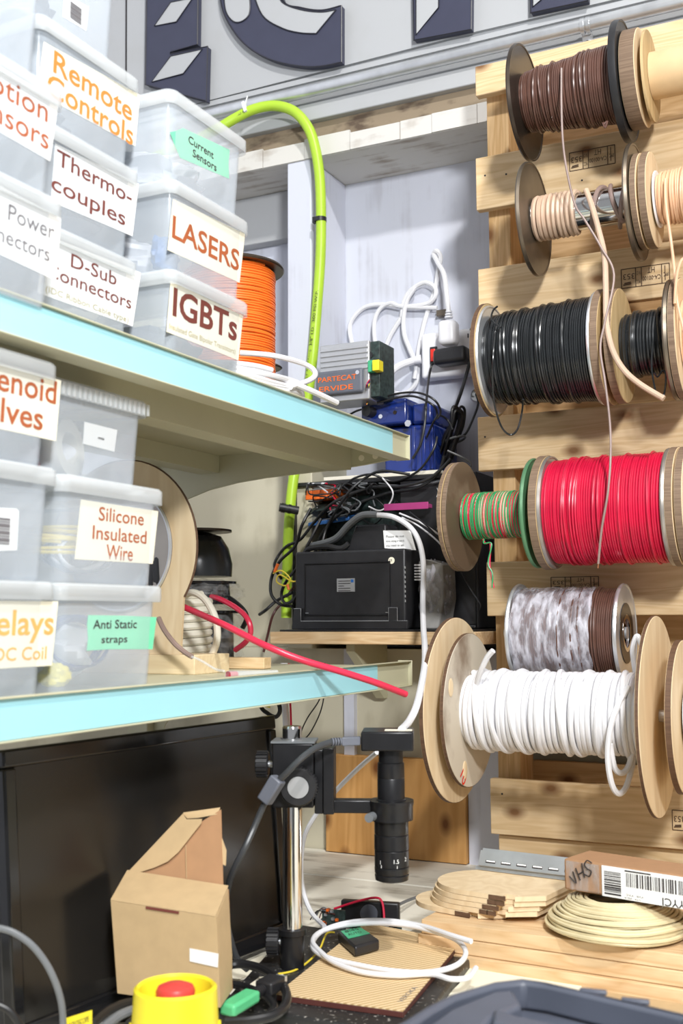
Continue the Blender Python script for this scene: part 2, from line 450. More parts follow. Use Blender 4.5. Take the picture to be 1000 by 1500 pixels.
def speckled():
    m, t, b = nt('dusty_black_plate'); tc = N(t, 'ShaderNodeTexCoord')
    n = N(t, 'ShaderNodeTexNoise'); n.inputs['Scale'].default_value = 190; n.inputs['Detail'].default_value = 3; t.links.new(tc.outputs['Object'], n.inputs['Vector'])
    r = ramp(t, [(.62, (.022, .022, .022)), (.74, (.5, .47, .42))]); t.links.new(n.outputs['Fac'], r.inputs[0])
    t.links.new(r.outputs[0], b.inputs['Base Color']); b.inputs['Roughness'].default_value = .45; return m


M['corr'] = corrugated(); M['speck'] = speckled()
# ================================================================== THE SETTING
struct('floor', MB().box(-1.8, 2.6, -2.2, 2.4, -.05, 0), M['floor'])
struct('ceiling', MB().box(-1.8, 2.6, -2.2, 2.4, 4.2, 4.25), M['ceilpaint'])
struct('wall_left', MB().box(-1.85, -1.8, -2.2, 2.4, 0, 4.2), M['wallwhite'])
struct('wall_back', MB().box(-1.8, 2.6, 2.02, 2.08, 1.225, 2.2), M['wallwhite'])
struct('wall_lower_back', MB().box(-1.8, 2.6, 1.885, 2.08, 0, 1.225), M['wallbeige'])
struct('wall_upper_back', MB().box(-1.8, 2.6, 1.875, 2.08, 2.234, 4.2), M['signwhite'])
struct('trim_1', MB().box(-1.8, 2.6, 1.86, 1.875, 2.234, 2.268), M['signwhite'], .002)          # white board under the conduit
b = MB()
rnd = random.Random(3)
x = -1.8
while x < 2.6:                                                                                  # flaking painted header
    w = rnd.uniform(.05, .11)
    b.box(x, min(2.6, x+w-.0012), 1.866+rnd.uniform(-.0015, .0015), 1.871, 2.1625, 2.199+rnd.uniform(-.005, .003)); x += w
b.box(-1.8, 2.6, 1.8705, 2.02, 2.162, 2.197); struct('trim_2', b, M['rough_white'])
struct('trim_3', MB().box(-1.8, 2.6, 1.876, 2.02, 2.195, 2.234), M['mortar'])                   # bare board strip
struct('trim_4', MB().box(-1.041, -.989, 1.87, 2.02, 1.60, 2.162), M['wallwhite'], .002)
struct('trim_11', MB().box(-1.041, -.989, 1.87, 2.02, 1.225, 1.60), M['wallbeige'], .002)       # painted stud; beige lower half has the warm shelf shade in its colour
struct('trim_5', MB().box(-1.8, -1.041, 1.99, 2.02, 2.06, 2.162), M['signwhite'], .002)         # cross board left of the stud
struct('trim_6', MB().box(-.925, -.905, 1.872, 1.885, .862, 1.225), M['wallwhite'])             # wall batten below the wall shelf
struct('trim_7', MB().box(-1.8, 2.6, 1.868, 1.876, 2.316, 2.326), M['signwhite'])               # lower lip of the sign band
struct('trim_10', MB().box(-.6885, -.62, 1.872, 1.885, .862, 1.225), M['wallwhite'])
struct('wall_shade_panel', MB().box(-1.8, -1.0415, 1.975, 2.02, 1.2255, 1.60), M['wallbeige'])  # added panel, its beige stands in for warm shade on the white wall
struct('trim_9', MB().prism([P(186, -160, Y=1.874), P(189, -160, Y=1.874), P(188, 185, Y=1.874), P(185, 185, Y=1.874)], (0, -.004, 0)), M['ink'])
struct('wall_plywood', MB().box(-.958, -.690, 1.862, 1.885, .8635, 1.035), M['ply_warm'], .001)

# sign: raised letter fragments on a white panel
YS = 1.852


def sp(px, py, y=YS): return P(px, py, Y=y)


struct('trim_8', MB().prism([sp(190, -140, 1.875), sp(189, 180, 1.875), sp(700, 49, 1.875), sp(1150, -55, 1.875), sp(1150, -260, 1.875)], (0, -.008, 0)), M['signwhite'])


def letter(name, label, outer, lights):
    t = thing(name, label, 'letter', sp(*outer[0]))
    part('letter_face', MB().prism([sp(*p) for p in outer], (0, .014, 0)), M['navy'], t, .001)
    for l in lights:
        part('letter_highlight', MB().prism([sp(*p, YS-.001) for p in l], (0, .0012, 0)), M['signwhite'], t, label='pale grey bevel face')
        pts = [sp(*p, YS-.0015) for p in l]
        part('outline', MB().tube(pts, .0012, 6, closed=True), M['navy_edge'], t, label='dark outline')
    pts = [sp(*p, YS) for p in outer]
    part('outline', MB().tube(pts, .0016, 6, closed=True), M['navy_edge'], t, label='dark outline')


letter('sign_letter', 'navy letter E on the white sign band, cut off by the picture top', [(216, -90), (213, 124), (302, 148), (304, 68), (249, 79), (250, 76), (289, 65), (291, -110)],
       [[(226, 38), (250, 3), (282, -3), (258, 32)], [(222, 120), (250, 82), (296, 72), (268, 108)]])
def sm2(pts): return [(p.x, p.y) for p in smooth([V(x, y, 0) for x, y in pts], 5)]


arc = sm2([(322, -60), (323, 0), (336, 36), (362, 68), (398, 88), (440, 97), (470, 97), (500, 91)])+sm2([(500, 8), (471, 15), (440, 11), (414, 0), (400, -60)])
letter('sign_letter', 'curved navy letter C bottom on the white sign band', arc,
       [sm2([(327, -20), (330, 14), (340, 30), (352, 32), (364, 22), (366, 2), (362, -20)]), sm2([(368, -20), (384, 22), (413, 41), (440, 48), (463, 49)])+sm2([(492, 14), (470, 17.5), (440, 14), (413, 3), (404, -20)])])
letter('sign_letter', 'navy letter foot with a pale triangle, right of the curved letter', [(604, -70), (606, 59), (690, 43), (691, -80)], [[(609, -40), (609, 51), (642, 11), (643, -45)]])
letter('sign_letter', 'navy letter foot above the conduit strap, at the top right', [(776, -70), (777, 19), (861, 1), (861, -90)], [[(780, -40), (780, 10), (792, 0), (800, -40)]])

# conduit
t = thing('conduit', 'galvanised steel conduit running under the sign band', 'pipe', (-.5, 1.85, 2.283))
cp0, cp1 = V(-1.35, 1.846, 2.285), V(.8, 1.846, 2.287)
part('pipe', MB().cyl(cp0, cp1, .0115), M['zinc'], t)
cx = P(857, 48, Y=1.846).x
s = part('strap', MB().ring((cx-.007, 1.846, 2.285), (cx-.001, 1.846, 2.285), .0112, .0138).ring((cx+.003, 1.846, 2.285), (cx+.009, 1.846, 2.285), .0112, .0138).obox((cx+.001, 1.858, 2.262), (.009, 0, 0), (0, .0015, 0), (0, 0, .012)), M['zinc'], t)
part('screw', MB().blob((cx+.001, 1.855, 2.259), .004, .003, .004), M['chrome'], s)

# ================================================================== WORKBENCH
t = thing('workbench', 'wooden workbench with a worn white painted plank top', 'bench', (-.2, 1.1, 0))
ys = [.45, .66, .87, 1.08, 1.29, 1.495, 1.692, 1.884]
for i in range(7):
    part('plank', MB().box(-1.135, .75, ys[i]+.0025, ys[i+1]-.0025, .832, .862), M['bench'], t, .002)
for x in (-1.08, .66):
    for y in (.52, 1.8): part('leg', MB().box(x-.04, x+.04, y-.04, y+.04, 0, .832), M['pine_z'], t, .003)

# ================================================================== PALLET
XP = -.614
pal = thing('pallet', 'wooden pallet fixed upright on the wall behind the wire spools', 'pallet', (-.2, 1.8, .9))
SL = [(2.155, 2.207, .002), (1.957, 2.047, .0), (1.770, 1.856, .001), (1.519, 1.608, -.004), (1.283, 1.370, .007), (.940, 1.026, .007)]
slats = [part('slat', MB().box(XP+dx, .34, 1.75, 1.766, z0, z1), M['pine'], pal, .0015) for z0, z1, dx in SL]
part('slat', MB().box(XP+.014, .33, 1.767, 1.782, .892, .936), M['pine'], pal, .0015)
for x0, x1 in ((-.604, -.566), (-.15, -.112), (.29, .328)):
    part('stringer', MB().box(x0, x1, 1.7825, 1.852, .905, 2.2), M['pine_z'], pal, .0015)
for z0, z1 in ((2.06, 2.195), (1.885, 2.045), (1.70, 1.868), (1.535, 1.685), (1.30, 1.52), (1.06, 1.285), (.91, 1.045)):
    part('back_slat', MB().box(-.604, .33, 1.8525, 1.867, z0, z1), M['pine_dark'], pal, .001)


def stamp(slat, x0, x1, z0, z1, rows):
    y = 1.7493; b = MB()

    def ln(ax, az, bx, bz, w=.0007): b.tube([(ax, y, az), (bx, y, bz)], w, 4)
    for a in ((x0, z0, x1, z0), (x1, z0, x1, z1), (x1, z1, x0, z1), (x0, z1, x0, z0)): ln(*a)
    W = x1-x0; H = z1-z0
    for fr in (.30, .42, .84): ln(x0+W*fr, z0, x0+W*fr, z1)
    R, U = (-1, 0, 0), (0, 0, -1)           # the pallet hangs upside down, so does its stamp
    yt = y-.0006
    put_text(b, '353', (x0+W*.28, yt, z0+H*.72), R, U, H*.30, W*.24)
    put_text(b, 'N O', (x0+W*.40, yt, z0+H*.80), R, U, H*.2, W*.08); put_text(b, 'MCC', (x0+W*.40, yt, z0+H*.35), R, U, H*.2, W*.08)
    put_text(b, 'HT', (x0+W*.70, yt, z0+H*.92), R, U, H*.30, W*.15)
    put_text(b, 'CA-00100', (x0+W*.82, yt, z0+H*.48), R, U, H*.22, W*.38)
    put_text(b, 'IPPC', (x0+W*.98, yt, z0+H*.55), R, U, H*.2, W*.10)
    b.tube([(x0+W*.91, yt, z0+H*.15), (x0+W*.91, yt, z0+H*.9)], .0006, 4)
    for i, zz in enumerate((.16, .24)): b.tube([(x0+W*(.04+.02*i), yt, z0+H*zz), (x0+W*.2, yt, z0+H*(zz+.03))], .0009, 4)
    part('ink_stamp', b, M['stamp'], slat, label='black treatment stamp printed upside down')


def stamp_px(i, l, r, yt, yb):
    a = P(l, yb, Y=1.749); c = P(r, yt, Y=1.749); z0 = min(a.z, c.z); stamp(slats[i], a.x, c.x, P((l+r)/2, yb-2, Y=1.749).z, P((l+r)/2, yt+2, Y=1.749).z, 0)


stamp_px(1, 834, 900, 216, 247); stamp_px(2, 910, 980, 388, 420); stamp_px(4, 807, 876, 843, 866); stamp_px(5, 985, 1050, 1187, 1220)
for i, px, py in ((1, 710, 257), (1, 741, 255), (5, 735, 1163), (1, 852, 264), (3, 710, 640)):
    q = P(px, py, Y=1.7495); part('nail', MB().cyl(q, q+V(0, .003, 0), .0016, n=12), M['ink'], slats[i])

# ================================================================== WIRE SPOOLS


def coil(mb, x0, x1, r0, r1, rw, Y, Z, seg=34, jit=.5, seed=0, n=6, phase=0, pitch=None, step=None):
    pitch = pitch or 2*rw*.96; turns = max(1, int((x1-x0-2*rw)/pitch)); tot = turns*seg; pts = []
    for i in range(tot+1):
        t = i/tot; th = 2*pi*i/seg+phase; k = th/(2*pi)
        xx = x0+rw+(x1-x0-2*rw)*t+jit*rw*1.6*noise.noise(Vector((k*.9, seed*5.3, sin(th)*.8)))
        r = r0+(r1-r0)*t-rw+jit*rw*1.1*noise.noise(Vector((k*.45+9, seed*2.7, cos(th)*.3)))
        pts.append(V(min(max(xx, x0+rw*.5), x1-rw*.5), Y+r*sin(th), Z+r*cos(th)))
    mb.tube(pts, rw, n); return turns


def overwrap(mb, xc, A, r, rw, Y, Z, ph, seg=44, n=6):
    mb.tube([V(xc+A*sin(2*pi*i/seg+ph), Y+r*sin(2*pi*i/seg), Z+r*cos(2*pi*i/seg)) for i in range(seg)], rw, n, closed=True)


def disc(root, x, th, r, Y, Z, m, rim=None, kind='wood', hole=None, edge=None, label=None, name='flange'):
    b = MB()
    hole = hole or .012
    if kind == 'metal':
        b.lathe([(hole, 0), (r-.004, 0), (r-.003, -.002), (r-.001, -.0022), (r, 0), (r-.001, th+.0012), (r-.003, th+.001), (r-.004, th), (hole, th)], (x, Y, Z), (1, 0, 0), 64, closed=True)
    else: b.ring((x, Y, Z), (x+th, Y, Z), hole, r, 64)
    f = part(name, b, m, root, .0006 if kind == 'wood' else 0, label=label)
    if edge: part('edge_band', MB().ring((x+.0008, Y, Z), (x+th-.0008, Y, Z), r-.002, r+.0006, 64), edge, f)
    return f


RODS = {}


def rod(z, Y, r, label, x0, x1=.3):
    t = thing('spool_rod', label, 'rod', (-.1, Y, z-r), 'rods that carry the spools')
    part('rod', MB().cyl((x0, Y, z), (x1, Y, z), r), M['zinc'], t)
    part('bracket', MB().box(x1-.05, x1-.03, Y+r*.3, 1.7495, z-.02, z+.02), M['pine_z'], t, .001)


def winding(root, x0, x1, r0, r1, rw, Y, Z, m, seed, jit=.55, wraps=6, name='wire_winding', drum=None, seg=34):
    b = MB(); coil(b, x0, x1, r0, r1, rw, Y, Z, seg, jit, seed)
    rr = random.Random(seed)
    for i in range(wraps):
        t = rr.uniform(.12, .88); overwrap(b, x0+(x1-x0)*t, rr.uniform(.6, 2.2)*rw, r0+(r1-r0)*t+rw*.45, rw, Y, Z, rr.uniform(0, 6))
    b.lathe([(.015, x0), (max(r0-1.7*rw, .01), x0), (max(r1-1.7*rw, .01), x1), (.015, x1)], (0, Y, Z), (1, 0, 0), 48)
    return part(name, b, m, root)


Y1 = 1.65
# --- row 1: brown wire
z = 2.076
t = thing('wire_spool', 'top spool of dark brown wire between black flanges', 'wire spool', (-.418, Y1, z-.089), 'wire spools on the pallet')
disc(t, -.497, .003, .089, Y1, z, M['bronze'], kind='metal'); disc(t, -.3455, .007, .0885, Y1, z, M['blackplastic'], kind='metal')
wnd = winding(t, -.4935, -.346, .0455, .0595, .0018, Y1, z, M['brownwire'], 1)
pl = [P(822, 100, Y=1.592), P(822, 150, Y=1.588), P(824, 205, Y=1.585), P(830, 250, Y=1.585), P(842, 300, Y=1.588), P(856, 322, Y=1.59), P(880, 362, Y=1.59), P(899, 403, Y=1.585), P(886, 470, Y=1.565), P(879, 510, Y=1.56), P(886, 560, Y=1.56), P(893, 620, Y=1.562),
      P(894, 669, Y=1.56), P(890, 722, Y=1.556), P(881, 775, Y=1.556), P(876, 826, Y=1.558)]
w = part('loose_wire_end', MB().tube(smooth(pl, 6), .0017, 8), M['browngrey'], t, label='long loose wire end hanging down')
part('bare_tip', MB().cyl(pl[-1], pl[-1]+(pl[-1]-pl[-2]).normalized()*.006, .001), M['copper'], w)
part('loose_wire_end', MB().tube(smooth([P(883, 180, Y=1.60), P(886, 187, Y=1.598), P(889, 178, Y=1.60), P(884, 182, Y=1.6)], 4), .0016, 6), M['brownwire'], t)
rod(z, Y1, .011, 'steel rod through the top spools, brown wire', -.489)
t = thing('empty_reel', 'bare cardboard tube core with a pale wooden disc end, beside the brown spool', 'reel', (-.2, Y1, z-.071), 'wire spools on the pallet')
disc(t, -.336, .022, .071, Y1, z, M['ply'], edge=M['edge_brown'], label='thick pale plywood disc')
disc(t, -.3065, .004, .066, Y1, z, M['disc_tan'], label='thin tan hardboard disc')
part('tube_core', MB().cyl((-.302, Y1, z), (.02, Y1, z), .034, n=48), M['tubecard'], t)
# --- row 2: tan cable on chrome core
z = 1.888
t = thing('wire_spool', 'half empty spool of tan cable showing its shiny steel core', 'wire spool', (-.405, Y1, z-.087), 'wire spools on the pallet')
disc(t, -.487, .003, .087, Y1, z, M['steel_disc'], kind='metal')
f = disc(t, -.331, .003, .0855, Y1, z, M['steel_disc'], kind='metal')
part('painted_face', MB().ring((-.3335, Y1, z), (-.3320, Y1, z), .03, .079, 64), M['creamcable'], f)
part('steel_core', MB().cyl((-.484, Y1, z), (-.331, Y1, z), .0268, n=48), M['chrome'], t)
b = MB(); coil(b, -.4868, -.414, .0355, .0345, .0037, Y1, z, 36, .35, 5)
part('wire_winding', b, M['tanwire'], t)
b = MB()
b.tube(smooth([V(-.417, Y1+.031*sin(a), z+.031*cos(a)) + V(.0105*a/1.6, 0, 0) for a in [k*.5 for k in range(0, 26)]], 2), .0034, 8)
b.tube([V(-.345-.02*cos(a*.5), Y1-.0308*sin(a), z+.0308*cos(a)) for a in [k*.2 for k in range(2, 15)]], .0034, 8)
part('wire_winding', b, M['browngrey'], t, label='few loose darker turns on the bare core')
pl = [P(858, 278, Y=1.618), P(866, 300, Y=1.612), P(876, 335, Y=1.606), P(885, 375, Y=1.595), P(887, 420, Y=1.58), P(888, 470, Y=1.57), P(896, 510, Y=1.562), P(912, 540, Y=1.56), P(936, 562, Y=1.558), P(972, 584, Y=1.556)]
part('loose_wire_end', MB().tube(smooth(pl, 6), .0042, 10), M['tanwire'], t, label='thick loose cable end')
rod(z, Y1, .011, 'steel rod through the tan cable spool, second row', -.481)
t = thing('wire_spool', 'spool of peach coloured wire beside the steel core', 'wire spool', (-.22, Y1, z-.069), 'wire spools on the pallet')
disc(t, -.3265, .009, .069, Y1, z, M['ply'], edge=M['edge_brown']); disc(t, -.3145, .011, .069, Y1, z, M['ply'], edge=M['edge_brown'])
disc(t, -.3005, .0025, .041, Y1, z, M['whiteplastic'], label='small white washer')
winding(t, -.297, -.13, .039, .041, .0024, Y1, z, M['peachwire'], 12, .8)
disc(t, -.128, .009, .069, Y1, z, M['ply'], edge=M['edge_brown'])
pl = [P(974, 262, Y=1.607), P(975, 300, Y=1.603), P(982, 350, Y=1.60), P(988, 400, Y=1.582), P(991, 440, Y=1.566), P(1003, 490, Y=1.56)]
part('loose_wire_end', MB().tube(smooth(pl, 6), .0022, 8), M['peachwire'], t)
pl = [P(1010, 378, Y=1.57), P(999, 380, Y=1.57), P(992, 398, Y=1.566), P(989, 425, Y=1.563), P(988, 445, Y=1.562)]
part('loose_wire_end', MB().tube(smooth(pl, 6), .0022, 8), M['peachwire'], t)
# --- row 3: black wire
z = 1.676
t = thing('wire_spool', 'big spool of black wire with brown wooden flanges', 'wire spool', (-.465, Y1, z-.087), 'wire spools on the pallet')
disc(t, -.563, .008, .0868, Y1, z, M['disc_tan'], edge=M['ply_edge']); disc(t, -.5545, .002, .084, Y1, z, M['zinc'], kind='metal', name='liner_plate')
winding(t, -.552, -.3885, .068, .0785, .0018, Y1, z, M['blackwire'], 3, .6, 9)
disc(t, -.388, .002, .084, Y1, z, M['zinc'], kind='metal', name='liner_plate'); disc(t, -.3855, .012, .0853, Y1, z, M['disc_tan'], edge=M['edge_brown'])
pl = [P(728, 470, Y=1.60), P(722, 520, Y=1.565), P(722, 575, Y=1.585), P(727, 605, Y=1.60), P(736, 628, Y=1.61), P(748, 637, Y=1.62), P(758, 628, Y=1.62), P(764, 605, Y=1.62), P(766, 585, Y=1.60)]
part('loose_wire_end', MB().tube(smooth(pl, 6), .0015, 8), M['blackwire'], t)
part('loose_wire_end', MB().tube(smooth([P(733, 480, Y=1.578), P(720, 468, Y=1.585), P(722, 455, Y=1.60), P(728, 449, Y=1.61)], 6), .0015, 8), M['blackwire'], t)
rod(z, Y1, .011, 'steel rod through the black wire spools, third row', -.553)
t = thing('wire_spool', 'small spool of black wire, right of the big black one', 'wire spool', (-.32, Y1, z-.084), 'wire spools on the pallet')
disc(t, -.366, .012, .0835, Y1, z, M['disc_tan'], edge=M['edge_brown'])
winding(t, -.353, -.283, .0455, .048, .0022, Y1, z, M['blackwire'], 4, .6, 4)
disc(t, -.2825, .003, .087, Y1, z, M['steel_disc'], kind='metal')
b = MB()
b.tube(smooth([P(956, 500, Y=1.598), P(954, 535, Y=1.60), P(958, 565, Y=1.61), P(963, 580, Y=1.62), P(972, 578, Y=1.63), P(975, 550, Y=1.62), P(970, 543, Y=1.62), P(963, 552, Y=1.615), P(958, 546, Y=1.61)], 5), .0014, 6)
part('loose_wire_end', b, M['blackwire'], t)
t = thing('wire_spool', 'wooden spool flange cut by the picture edge, right of the small black spool', 'wire spool', (-.2, Y1, z-.087), 'wire spools on the pallet')
disc(t, -.277, .010, .0868, Y1, z, M['ply'], edge=M['edge_brown']); winding(t, -.266, -.13, .06, .06, .0022, Y1, z, M['peachwire'], 6, .5); disc(t, -.128, .01, .0868, Y1, z, M['ply'], edge=M['edge_brown'])
# --- row 4: red/green twisted and red
z = 1.436
t = thing('wire_spool', 'small spool of twisted red and green wire with a green end disc', 'wire spool', (-.55, Y1, z-.084), 'wire spools on the pallet')
disc(t, -.620, .007, .0835, Y1, z, M['disc_tan'], edge=M['edge_brown']); disc(t, -.612, .0075, .0838, Y1, z, M['disc_aged'], edge=M['edge_brown'])
for k, (mm, nm) in enumerate((('greenwire', 'green_wire_winding'), ('redwire', 'red_wire_winding'), ('tanwire', 'tan_wire_winding'))):
    b = MB(); coil(b, -.603+.0012*k, -.493, .0362-.0005*k, .0362-.0005*k, .0014, Y1, z, 34, 1.0, 20+k, phase=k*2.1, pitch=.0042)
    coil(b, -.603+.002*k, -.495, .0346, .0346, .0014, Y1, z, 34, 1.2, 26+k, phase=k*2.1+1, pitch=.0046)
    if k == 1: b.lathe([(.015, -.603), (.032, -.603), (.032, -.492), (.015, -.492)], (0, Y1, z), (1, 0, 0), 48)
    part(nm, b, M[mm], t)
disc(t, -.4915, .0025, .0827, Y1, z, M['greenflange'], kind='metal', label='green painted end disc')
pl = [P(707, 790, Y=1.62), P(711, 796, Y=1.617), P(718, 797, Y=1.617), P(717, 825, Y=1.615), P(719, 840, Y=1.613), P(723, 861, Y=1.613)]
w = part('loose_wire_end', MB().tube(smooth(pl, 6), .0013, 6), M['redwire'], t); part('twisted_strand', MB().tube(smooth([p+V(.0022*(-1)**i, -.001, 0) for i, p in enumerate(pl)], 6), .0012, 6), M['greenwire'], w)
rod(z, Y1, .011, 'steel rod through the bright red wire spool, fourth row', -.606)
t = thing('wire_spool', 'full spool of bright red wire', 'wire spool', (-.37, Y1, z-.085), 'wire spools on the pallet')
disc(t, -.480, .0125, .0847, Y1, z, M['disc_tan'], edge=M['edge_brown']); disc(t, -.4665, .003, .0845, Y1, z, M['greydisc'], kind='metal', name='liner_plate')
winding(t, -.463, -.2935, .0775, .0795, .00178, Y1, z, M['redwire'], 8, .6, 9)
disc(t, -.293, .003, .084, Y1, z, M['greydisc'], kind='metal', name='liner_plate'); disc(t, -.2895, .011, .0842, Y1, z, M['ply'], edge=M['edge_brown'])
part('loose_wire_end', MB().tube(smooth([P(812, 762, Y=1.585), P(806, 765, Y=1.59), P(808, 760, Y=1.6)], 4), .0017, 6), M['redwire'], t)
t = thing('wire_spool', 'flange of a hidden spool at the right picture edge, beside the red wire', 'wire spool', (-.22, Y1, z-.084), 'wire spools on the pallet')
disc(t, -.2765, .011, .0838, Y1, z, M['ply'], edge=M['edge_brown']); winding(t, -.2645, -.13, .06, .06, .0022, Y1, z, M['whitecable'], 6, .5); disc(t, -.128, .01, .0838, Y1, z, M['ply'], edge=M['edge_brown'])
# --- row 5: film wrapped brown
z, Y5 = 1.257, 1.672
t = thing('wire_spool', 'brown wire spool wrapped in clear film, behind the white cable', 'wire spool', (-.44, Y5, z-.074), 'wire spools on the pallet')
disc(t, -.5265, .002, .0745, Y5, z, M['zinc'], kind='metal')
winding(t, -.524, -.3705, .0665, .066, .0016, Y5, z, M['brownwire'], 9, .4, 5)
f = disc(t, -.370, .002, .0725, Y5, z, M['zinc'], kind='metal', hole=.022)
part('hub_ring', MB().ring((-.3685, Y5, z), (-.3665, Y5, z), .021, .027, 40), M['chrome'], f); part('hub_recess', MB().ring((-.3675, Y5, z), (-.3670, Y5, z), .027, .044, 40), M['bronze'], f)
b = MB(); vs = []; n, m = 96, 40
for j in range(m+1):
    for i in range(n):
        a = 2*pi*i/n; q = j/m; xx = -.524+q*.118+.006*noise.noise(V(cos(a)*2, sin(a)*2, 4)); r = .0682+.0016*noise.noise(V(q*22, cos(a)*5, sin(a)*5))+.0009*noise.noise(V(q*70, cos(a)*14, sin(a)*14))
        vs.append(V(xx, Y5+r*sin(a), z+r*cos(a)))
b.add(vs, [(j*n+i, j*n+(i+1) % n, (j+1)*n+(i+1) % n, (j+1)*n+i) for j in range(m) for i in range(n)])
part('film_wrap', b, M['film'], t, label='crinkled clear stretch film')
t = thing('spool_rod', 'short steel rod holding the film wrapped spool, fifth row', 'rod', (-.45, Y5, z-.009), 'rods that carry the spools')
part('rod', MB().cyl((-.551, Y5, z), (-.366, Y5, z), .009), M['zinc'], t); part('bracket', MB().box(-.549, -.535, Y5+.004, 1.7495, z-.02, z+.02), M['pine_z'], t, .001)
# --- row 6: white cable
z, Y6 = 1.148, 1.575
X = lambda px: P(px, 1050, Y=Y6).x
t = thing('cable_reel', 'large reel of thick white cable between big plywood discs', 'cable reel', (X(810), Y6, z-.133), 'wire spools on the pallet')
disc(t, X(668)-.004, .007, .1325, Y6, z, M['ply'], edge=M['ply_edge'], label='large plywood disc')
f = disc(t, X(687)-.003, .006, .1095, Y6, z, M['disc_worn'], edge=M['ply_edge'], label='worn inner disc with hand holes')
for a in (1.15, -.15-pi/2+.35, 2.8):
    q = V(X(687)+.0032, Y6-.088*sin(a), z+.088*cos(a)); part('hand_hole', MB().blob(q, .0012, .009, .013), M['ply_edge'] if a < 1 else M['ply'], f)
b = MB(); put_text(b, '10', (X(687)+.0038, Y6-.05, z-.088), (0, .55, -.83), (0, .83, .55), .018, bold=.01); part('marking', b, M['redlamp'], f, label='red handwritten number')
b = MB(); coil(b, X(690), X(948), .0575, .0565, .0040, Y6, z, 44, .38, 31, n=8)
rr = random.Random(5)
for i in range(8):
    overwrap(b, X(700)+(X(935)-X(700))*(i+.5)/8, rr.uniform(.003, .009), .0565, .0040, Y6, z, rr.uniform(0, 6), n=8)
b.lathe([(.015, X(690)), (.050, X(690)), (.050, X(948)), (.015, X(948))], (0, Y6, z), (1, 0, 0), 48)
part('cable_winding', b, M['whitecable'], t)
pl = [P(696, 1010, Y=1.54), P(700, 995, Y=1.528), P(706, 978, Y=1.52), P(714, 962, Y=1.515), P(722, 953, Y=1.512)]
part('loose_cable_end', MB().tube(smooth(pl, 6), .0040, 8), M['whitecable'], t)
pl = [P(920, 1005, Y=1.53), P(898, 1050, Y=1.512), P(890, 1100, Y=1.512), P(894, 1142, Y=1.52), P(904, 1162, Y=1.53), P(916, 1154, Y=1.545), P(926, 1120, Y=1.56), P(929, 1095, Y=1.56)]
part('loose_cable_end', MB().tube(smooth(pl, 6), .0040, 8), M['whitecable'], t)
pl = [P(893, 1090, Y=1.52), P(900, 1125, Y=1.53), P(912, 1132, Y=1.54), P(922, 1118, Y=1.55), P(927, 1085, Y=1.55)]
part('loose_cable_end', MB().tube(smooth(pl, 6), .0040, 8), M['whitecable'], t)
pl = [P(930, 985, Y=1.60), P(926, 955, Y=1.59), P(929, 938, Y=1.585), P(934, 932, Y=1.583), P(940, 948, Y=1.583)]
w = part('loose_cable_end', MB().tube(smooth(pl, 6), .0036, 8), M['whitecable'], t)
disc(t, X(966)-.0105, .0045, .1095, Y6, z, M['ply'], edge=M['ply_edge'], label='inner plywood disc'); disc(t, X(966)-.0055, .0055, .1335, Y6, z, M['ply'], edge=M['ply_edge'], hole=.0085, label='large plywood disc')
rod(z, Y6, .0083, 'steel rod through the white cable reel, lowest row', X(690))
t = thing('cable_reel', 'plywood reel disc cut by the right picture edge, beside the white cable', 'cable reel', (X(1050), Y6, z-.1), 'wire spools on the pallet')
disc(t, X(996)-.002, .009, .101, Y6, z, M['ply'], edge=M['ply_edge']); winding(t, X(1008), X(1120), .05, .05, .003, Y6, z, M['whitecable'], 4, .5); disc(t, X(1122), .009, .101, Y6, z, M['ply'], edge=M['ply_edge'])
# ================================================================== METAL SHELVING UNIT
XF = -.68
shelving = thing('metal_shelving_unit', 'beige metal shelving unit with two shelves edged in light blue', 'shelving', (-1.17, 1.0, 0))


def shelf(z, yblue, name):
    d = part('shelf', MB().box(-1.148, XF-.004, .2, 1.602, z-.0045, z-.003), M['beige_steel'], shelving)
    b = MB().box(XF-.0045, XF-.0025, .2, 1.602, z-.032, z+.003)
    b.box(XF-.0045, XF+.003, .2, 1.602, z+.003, z+.0045); b.box(XF-.0045, XF+.003, .2, 1.602, z-.0335, z-.032)
    b.box(XF-.025, XF-.0045, .2, 1.602, z-.0335, z-.032)
    part('front_lip', b, M['beige_steel'], d, .0004)
    part('label_strip', MB().box(XF-.0024, XF-.0012, .2, yblue, z-.0315, z+.0025), M['blue_strip'], d, label='light blue label strip in the shelf edge')
    part('end_cap', MB().box(XF-.02, XF+.0035, 1.602, 1.6045, z-.034, z+.005), M['beige_steel'], d, .0008)
    for x0, x1, zb in ((-.812, -.775, .042), (-1.06, -1.02, .032)):
        b = MB().box(x0, x0+.0015, .2, 1.598, z-zb, z-.0047).box(x1-.0015, x1, .2, 1.598, z-zb, z-.0047).box(x0, x1, .2, 1.598, z-zb-.0015, z-zb)
        part('channel', b, M['beige_steel'], d)
    g = [(XF-.003, z-.004), (XF-.003, z-.0285), (-.75, z-.036), (-.811, z-.041), (-.867, z-.043), (-.93, z-.046), (-.985, z-.051), (-1.04, z-.06), (-1.09, z-.075), (-1.125, z-.105), (-1.148, z-.17), (-1.148, z-.004)]
    br = part('bracket', MB().prism([(x, 1.5985, zz) for x, zz in g], (0, .002, 0)), M['beige_steel'], shelving)
    part('bracket_edge', MB().tube([V(x, 1.5995, zz) for x, zz in g[1:-1]], .0016, 6), M['beige_steel'], br)
    for dx, dz in ((-.746, -.0135), (-.757, -.026), (-.733, -.0245), (-.722, -.013)):
        part('bolt_hole', MB().cyl((dx, 1.5975, z+dz), (dx, 1.5985, z+dz), .0048, n=20), M['paper_cream'], br)
    return d


